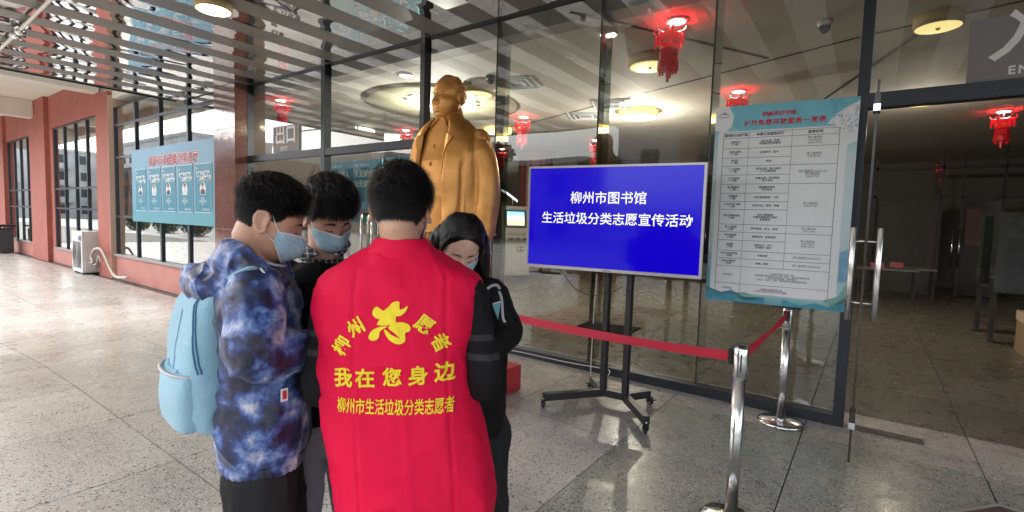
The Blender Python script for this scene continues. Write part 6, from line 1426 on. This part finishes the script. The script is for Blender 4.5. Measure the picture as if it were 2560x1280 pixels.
# long hair: locks that follow the head and then hang to the shoulders
bm = bmesh.new(); rs = np.random.RandomState(4); down = (hM.to_3x3().inverted() @ Vector((0, 0, -1))).normalized()
for k in range(7500):
    s = 1 if rs.rand() > .5 else -1; y0_ = .070 - .155 * rs.rand() ** .8; p_ = np.array([Vector((s * .004, y0_, .1)).normalized()[:]]); q = Vector(head_pts(p_)[0]); side_a = R_(-90 - 0) ; pts = []
    ang0 = math.atan2(.1, 0); depth_ = rs.uniform(.004, .014) + .016 * min(max((.07 - y0_) / .06, 0), 1) * rs.uniform(.5, 1); L_ = rs.uniform(.20, .36); fw = rs.uniform(-.3, .3)
    for t in np.linspace(0, 1, 7):    # over the head from parting to ear height
        a = t * R_(100); dd = Vector((s * math.sin(a), (y0_ / .1) * (1 - .45 * t) - .42 * t * (1 if y0_ > 0 else .6), math.cos(a))).normalized(); d_ = np.array([dd[:]]); rr_ = head_base_r(d_)[0] + depth_ * (1 - .25 * (t == 0)) + .0012 * rs.randn(); pts.append(dd * rr_ + Vector((0, .0016 * rs.randn(), 0)))
    last = pts[-1]; wv = rs.uniform(0, 6)
    out = [hM @ p2 for p2 in pts]; cur = out[-1]
    for t in range(1, 8): cur = cur + Vector((.004 * math.sin(wv + t) + s * .002 * t * .4, -.004 + .003 * math.cos(wv + t * .8), -L_ / 7)); out.append(cur)
    row = None; wd_ = rs.uniform(.0010, .0026)
    for i, p2 in enumerate(out):
        t_ = (out[min(i + 1, len(out) - 1)] - out[max(i - 1, 0)]).normalized(); n2 = (p2 - hc); n2.z *= .4; sv = t_.cross(n2).normalized() * wd_ * (1 if i < 12 else .5); r2 = (bm.verts.new(p2 - sv), bm.verts.new(p2 + sv))
        if row: bm.faces.new((row[0], row[1], r2[1], r2[0]))
        row = r2
bm_obj('long_hair', bm, M_hairW, Wm, smooth=True)
bm = bmesh.new(); row = None
for i in range(16):
    t = i / 15; dd = np.array([Vector((.002 * math.sin(i), .72 - 1.0 * t, .80 + .15 * t)).normalized()[:]]); q = Vector(head_pts(dd)[0]) ; q = q.normalized() * (q.length + .0225); sd = Vector((.0017 * (1 - .6 * t), 0, 0)); r2 = (bm.verts.new(hM @ (q - sd)), bm.verts.new(hM @ (q + sd)))
    if row: bm.faces.new((row[0], row[1], r2[1], r2[0]))
    row = r2
bm.free()
bm = bmesh.new()
for s in (-1, 1): tube(bm, [hM @ Vector((s * .072, -.035, .04)), hM @ Vector((s * .088, -.045, -.02)), hM @ Vector((s * .088, -.055, -.05)) + Vector((s * .010, -.01, -.08)), hM @ Vector((s * .080, -.06, -.05)) + Vector((s * .022, -.02, -.18))], [.030, .040, .042, .024], 14, 4, flat=1.3)
tube(bm, [hM @ Vector((0, -.095, .02)), hM @ Vector((0, -.10, -.04)), hM @ Vector((0, -.09, -.05)) + Vector((0, -.03, -.12))], [.05, .062, .05], 16, 4)
cloth('hair_fall', bm, .006, Wm, M_hairW, .004, (40, 40, 8), 3, 6, .001)
face_extras(hM, Wm, brow_thick=.0018, brow_z=.026); face_mask(hM, Wm, seed=4)
bm = bmesh.new()
slices(bm, [(L(1172, 1075, 1.99), .140, .10), (L(1172, 1010, 1.99), .145, .108), (L(1172, 950, 1.99), .148, .11), (L(1172, 860, 2.0), .155, .115), (L(1168, 790, 2.0), .175, .115), (L(1163, 745, 2.0), .165, .10), (L(1160, 722, 2.005), .12, .085), (L(1158, 705, 2.01), .07, .065)])
tube(bm, [sR, sR.lerp(eR, .5), eR, wR], [.062, .06, .058, .042], 20, 4); tube(bm, [sL, sL.lerp(eL, .5), eL, wL], [.066, .066, .064, .042], 20, 4)
jk = cloth('jacket', bm, .007, Wm, M_blk2, .007, (9, 9, 9), 51)
jt = BVHTree.FromPolygons([v.co.copy() for v in jk.data.vertices], [p_.vertices[:] for p_ in jk.data.polygons]); camL = L.Mi @ EYE
def paste(pxs, wpx, nm, mt, lift=.003):
    bm = bmesh.new(); row = None; P2 = spline([Vector((a, b_, 0)) for a, b_ in pxs], 5)
    for i, p_ in enumerate(P2):
        t = (P2[min(i + 1, len(P2) - 1)] - P2[max(i - 1, 0)]).normalized(); n_ = Vector((-t.y, t.x, 0)) * wpx / 2; r2 = []
        for s in (-1, 1):
            q = p_ + n_ * s; d_ = (L(q.x, q.y, 2.0) - camL).normalized(); h_ = jt.ray_cast(camL, d_)
            pt = h_[0] - d_ * lift if h_[0] is not None else L(q.x, q.y, 1.9)
            r2.append(bm.verts.new(pt))
        if row: bm.faces.new((row[0], row[1], r2[1], r2[0]))
        row = r2
    o = bm_obj(nm, bm, mt, Wm); s_ = o.modifiers.new('s', 'SOLIDIFY'); s_.thickness = .002; return o
M_rf = pmat('grey reflective piping', (.42, .42, .45), .4)
paste([(1218, 722), (1230, 714), (1243, 713), (1250, 722)], 6, 'shoulder_piping', M_rf); paste([(1248, 728), (1254, 745), (1256, 770), (1258, 795), (1263, 806)], 6, 'sleeve_piping', M_rf)
paste([(1232, 760), (1251, 754)], 3, 'badge_edge', M_maskw, .006)
bm = bmesh.new(); vs = []
for a, b_ in ((1231, 762), (1252, 755), (1245, 799)):
    d_ = (L(a, b_, 2.0) - camL).normalized(); h_ = jt.ray_cast(camL, d_); vs.append(bm.verts.new((h_[0] if h_[0] is not None else L(a, b_, 1.9)) - d_ * .012))
bm.faces.new(vs); o = bm_obj('arm_badge', bm, pmat('teal badge', (.12, .36, .38), .4), Wm); s_ = o.modifiers.new('s', 'SOLIDIFY'); s_.thickness = .003
trousers(Wm, pel + Vector((0, 0, -.02)), feetW, M_ktr, .088, 26, waist=(.15, .11)); shoes(Wm, feetW, pmat('dark shoe leather', (.03, .03, .03), .4))
# the sheet of paper the group reads
p_ = W(985, 880, 1.78); pa = thing('leaflet', 'white leaflet held between the group, hidden behind the volunteer', 'leaflet', p_, TH + .2)
box('sheet', -.105, .105, -.14, .14, -.0006, .0006, M_maskw, pa)
# ================================================================ GOLDEN STATUE ON ITS RED PLINTH
pl = thing('red_plinth', 'low plinth wrapped in red cloth under the golden statue', 'plinth', (-3.14, 3.16, 0))
box('plinth_block', -.60, .60, -.58, .58, .001, .235, pmat('red plinth cloth', (.52, .04, .05), .75, bump=.3, bscale=60, var=.08), pl, bev=.008)
def goldm():
    mt, n, l, b = nodemat('gold paint'); tc = n.new('ShaderNodeTexCoord'); nz = n.new('ShaderNodeTexNoise'); nz.inputs['Scale'].default_value = 4; nz.inputs['Detail'].default_value = 7; l.new(tc.outputs['Object'], nz.inputs['Vector'])
    r = n.new('ShaderNodeValToRGB'); l.new(nz.outputs['Fac'], r.inputs[0]); e = r.color_ramp.elements; e[0].position = .3; e[0].color = (.50, .21, .045, 1); e[1].position = .7; e[1].color = (.76, .37, .10, 1)
    l.new(r.outputs[0], b.inputs['Base Color']); b.inputs['Metallic'].default_value = .5; b.inputs['Roughness'].default_value = .38
    n2 = n.new('ShaderNodeTexNoise'); n2.inputs['Scale'].default_value = 30; n2.inputs['Detail'].default_value = 5; l.new(tc.outputs['Object'], n2.inputs['Vector']); bp = n.new('ShaderNodeBump'); bp.inputs['Strength'].default_value = .12; bp.inputs['Distance'].default_value = .01; l.new(n2.outputs['Fac'], bp.inputs['Height']); l.new(bp.outputs[0], b.inputs['Normal']); return mt
M_gold2 = goldm(); M_bronze = pmat('brown bronze', (.16, .07, .035), .4, metal=.5, var=.1)
st_ = thing('statue', 'larger than life golden statue of a standing man in a long open overcoat', 'statue', (-3.02, 3.22, .235), math.pi + R_(4))
S = 1.50
def V3(x, y, z): return Vector((x, y, z)) * S
# local frame: +y is where he looks, +x his right... picture shows his left side
hMs = Matrix.Translation(V3(0, .02, 1.562)) @ Matrix.Rotation(R_(-3), 4, 'Z') @ Matrix.Rotation(R_(2), 4, 'X') @ Matrix.Scale(S * 1.09, 4)
def statue_face(p):
    x, y, z = p.T; p = p.copy(); p[:, 0] *= 1 + .15 * np.clip((-z + .02) / .1, 0, 1); fr = np.clip(y / .05, 0, 1)
    p[:, 1] += .004 * np.exp(-((np.abs(x) - .034) / .02) ** 2 - ((z + .05) / .025) ** 2) * fr      # full cheeks
    p[:, 1] += -.0035 * np.exp(-((np.abs(x) - .026 - .35 * (-.045 - z)) / .003) ** 2 - ((z + .055) / .02) ** 2) * fr
    p[:, 1] += .003 * np.exp(-((np.abs(x) - .031) / .012) ** 2 - ((z + .012) / .003) ** 2) * fr   # under eyes
    # swept back hair in relief, high hairline
    hr = np.clip((z - .065) / .02, 0, 1) * np.clip((.045 - y) / .03, 0, 1) + np.clip((z + .02) / .03, 0, 1) * np.clip((-.004 - y) / .02, 0, 1); hr = np.clip(hr, 0, 1)
    d = p / np.linalg.norm(p, axis=1)[:, None]; k = .009 + .003 * np.sin(z * 210 + y * 60 + 2 * vnoise(p, (25, 25, 25), 2)); p += d * (hr * k)[:, None]
    sd = np.exp(-((np.abs(x) - .062) / .016) ** 2 - ((z - .062) / .035) ** 2 - ((y - .005) / .03) ** 2); p += d * (.010 * sd * (1 + .2 * np.sin(z * 160 - y * 90)))[:, None]; return p
bm = bmesh.new(); HG[0] = 1.3; add_head(bm, hMs, 220, 170, statue_face); HG[0] = 1.0
tube(bm, [V3(0, -.03, 1.40), V3(0, -.025, 1.46), V3(0, 0, 1.55)], [.072 * S, .064 * S, .062 * S], 20, 3)
# inner tunic and belly
slices(bm, [(V3(0, .02, .80), .17 * S, .13 * S), (V3(0, .035, 1.0), .185 * S, .15 * S), (V3(0, .025, 1.2), .185 * S, .135 * S), (V3(0, .0, 1.36), .16 * S, .11 * S), (V3(0, -.01, 1.44), .09 * S, .09 * S), (V3(0, -.01, 1.475), .07 * S, .07 * S)])
for s in (-1, 1):
    tube(bm, [V3(s * .095, 0, .85), V3(s * .10, 0, .45), V3(s * .105, -.01, .08)], [.10 * S, .085 * S, .075 * S], 18, 4)
    tube(bm, [V3(s * .205, -.02, 1.33), V3(s * .243, -.03, 1.06), V3(s * .256, .005, .80)], [.06 * S, .05 * S, .038 * S], 14, 4)
    hand(bm, V3(s * .256, .01, .79), Vector((0, .12, -1)), Vector((-s * .4, 1, 0)), S * 1.0, .45)
    loft(bm, [(V3(s * .11, y, z), (w_ * S, 0, 0), (0, 0, h * S)) for y, w_, h, z in ((-.10, .03, .03, .035), (-.05, .045, .05, .05), (.05, .048, .04, .04), (.14, .046, .026, .028), (.18, .02, .012, .016))], 16)
me = remeshed(bm, .006, 1, .4); body_s = link('body', me, M_gold2, st_, smooth=True)
# overcoat: thick shell, open in front
def coat_ring(z, hw, hd, cy, gap0, gap1, n_=72, th=.018):
    """outline from the right front edge round the back to the left front edge; gap = half opening at the front (x)"""
    out = []
    a0 = math.acos(min(gap0 / hw, .98)); a1 = math.pi - math.acos(min(gap1 / hw, .98)); 
    for i in range(n_ + 1):
        t = i / n_; a = a0 - t * (2 * math.pi - (a1 - a0)); ct, st2 = math.cos(a), math.sin(a); e = 2 / 2.35
        out.append((math.copysign(abs(ct) ** e, ct) * hw, cy + math.copysign(abs(st2) ** e, st2) * hd, z))
    return out
Zs = [.42, .55, .70, .85, 1.0, 1.12, 1.22, 1.30, 1.36, 1.40, 1.43, 1.455]
HW = [.268, .262, .252, .243, .237, .235, .233, .224, .196, .156, .118, .088]
HD = [.215, .208, .200, .192, .188, .182, .172, .158, .140, .122, .105, .090]
G0 = [.13, .118, .105, .092, .082, .082, .085, .085, .082, .072, .06, .05]
bm = bmesh.new(); NZ = 90; g = []; gi = []
for j in range(NZ):
    z = Zs[0] + (Zs[-1] - Zs[0]) * j / (NZ - 1); hw, hd, g0 = np.interp(z, Zs, HW), np.interp(z, Zs, HD), np.interp(z, Zs, G0)
    row = coat_ring(z, hw, hd, .0, g0, g0); g.append([bm.verts.new(Vector(p) * S) for p in row]); row2 = coat_ring(z, hw - .014, hd - .014, .0, g0 * 1.0, g0 * 1.0); gi.append([bm.verts.new(Vector(p) * S) for p in row2])
for A, inv in ((g, 0), (gi, 1)):
    for j in range(NZ - 1):
        for i in range(72):
            f = (A[j][i], A[j][i + 1], A[j + 1][i + 1], A[j + 1][i]); bm.faces.new(f[::-1] if inv else f)
for j in range(NZ - 1):
    bm.faces.new((g[j][0], g[j + 1][0], gi[j + 1][0], gi[j][0])); bm.faces.new((g[j][-1], gi[j][-1], gi[j + 1][-1], g[j + 1][-1]))
for i in range(72): bm.faces.new((g[0][i], gi[0][i], gi[0][i + 1], g[0][i + 1])); bm.faces.new((g[-1][i], g[-1][i + 1], gi[-1][i + 1], gi[-1][i]))
bmesh.ops.recalc_face_normals(bm, faces=bm.faces)
for s in (-1, 1): tube(bm, [V3(s * .145, -.01, 1.335), V3(s * .216, -.02, 1.25), V3(s * .243, -.03, 1.08), V3(s * .256, -.015, .93), V3(s * .258, .005, .80), V3(s * .258, .005, .785)], [.060 * S, .078 * S, .077 * S, .074 * S, .074 * S, .070 * S], 22, 4, ends=False)
me = remeshed(bm, .009, 4)
def coat_w(c, n_):
    x, y, z = (c / S).T; a = np.arctan2(y, x); low = np.clip((1.15 - z) / .5, 0, 1)
    fold = .015 * low * np.sin(a * 9 + 2.2 * vnoise(c, (1.5, 1.5, .8), 2)) + .012 * vnoise(c, (3.2, 3.2, 1.0), 7) + .010 * ridged(np.stack([x + .25 * z, y, z], 1) * S, (5, 5, 2.2), 5)
    slv = (np.abs(x) > .2) * (.010 * vnoise(c, (6, 6, 1.6), 3) + .005 * ridged(np.stack([x, y, z + .5 * y], 1) * S, (7, 7, 5), 8) * np.exp(-((z - 1.02) / .12) ** 2))
    arms = -.022 * np.exp(-((np.abs(x) - .190) / .012) ** 2) * np.clip((1.26 - z) / .1, 0, 1) * (z > .78)
    return fold + slv + arms
displace(me, coat_w); coat = link('overcoat', me, M_gold2, st_, smooth=True)
# lapels and collar as thick folded plates, buttons, pocket flaps
ct_ = BVHTree.FromPolygons([v.co.copy() for v in me.vertices], [p_.vertices[:] for p_ in me.polygons])
def plate(nm, pts, th=.012, lift=.01):
    bm = bmesh.new(); bm.faces.new([bm.verts.new(V3(*p)) for p in pts]); bmesh.ops.triangulate(bm, faces=bm.faces[:]); 
    for _ in range(4): bmesh.ops.subdivide_edges(bm, edges=[e for e in bm.edges if e.calc_length() > .03], cuts=1); bmesh.ops.triangulate(bm, faces=[f for f in bm.faces if len(f.verts) > 3])
    for v in bm.verts:
        h_ = ct_.find_nearest(v.co)
        if h_[0] is not None: v.co = h_[0] + h_[1] * lift
    for _ in range(10): bmesh.ops.smooth_vert(bm, verts=bm.verts[:], factor=.5, use_axis_x=True, use_axis_y=True, use_axis_z=True)
    me_ = D.meshes.new(nm); bm.to_mesh(me_); bm.free(); me_.update(); o = link(nm, me_, M_gold2, st_, smooth=True); s_ = o.modifiers.new('s', 'SOLIDIFY'); s_.thickness = th * S; s_.offset = 0
for s in (-1, 1):
    plate('lapel', [(s * .055, .19, 1.10), (s * .075, .18, 1.16), (s * .125, .15, 1.28), (s * .150, .125, 1.335), (s * .105, .12, 1.355), (s * .082, .12, 1.37), (s * .06, .13, 1.30)], .010, .012)
    plate('collar', [(s * .075, .10, 1.385), (s * .165, .09, 1.345), (s * .165, .04, 1.375), (s * .13, -.05, 1.41), (s * .05, -.10, 1.425), (0, -.105, 1.43), (0, -.09, 1.46), (s * .07, -.06, 1.47), (s * .085, .02, 1.45)], .012, .014)
    bm = bmesh.new(); tube(bm, [V3(s * .012, .075, 1.452), V3(s * .04, .085, 1.425), V3(s * .055, .10, 1.40)], [.012 * S, .012 * S, .006 * S], 10, 4, flat=.6); bm_obj('tunic_collar', bm, M_gold2, st_, smooth=True)
for z in (.98, 1.08, 1.18, 1.28):
    bt2 = BVHTree.FromPolygons([v.co.copy() for v in body_s.data.vertices], [p_.vertices[:] for p_ in body_s.data.polygons]) if z == .98 else bt2
    h_ = bt2.ray_cast(V3(0, .6, z), Vector((0, -1, 0)))
    if h_[0] is not None:
        bm = bmesh.new(); bmesh.ops.create_uvsphere(bm, u_segments=12, v_segments=8, radius=.011 * S, matrix=Matrix.Translation(h_[0])); bm_obj('button', bm, M_gold2, st_, smooth=True)
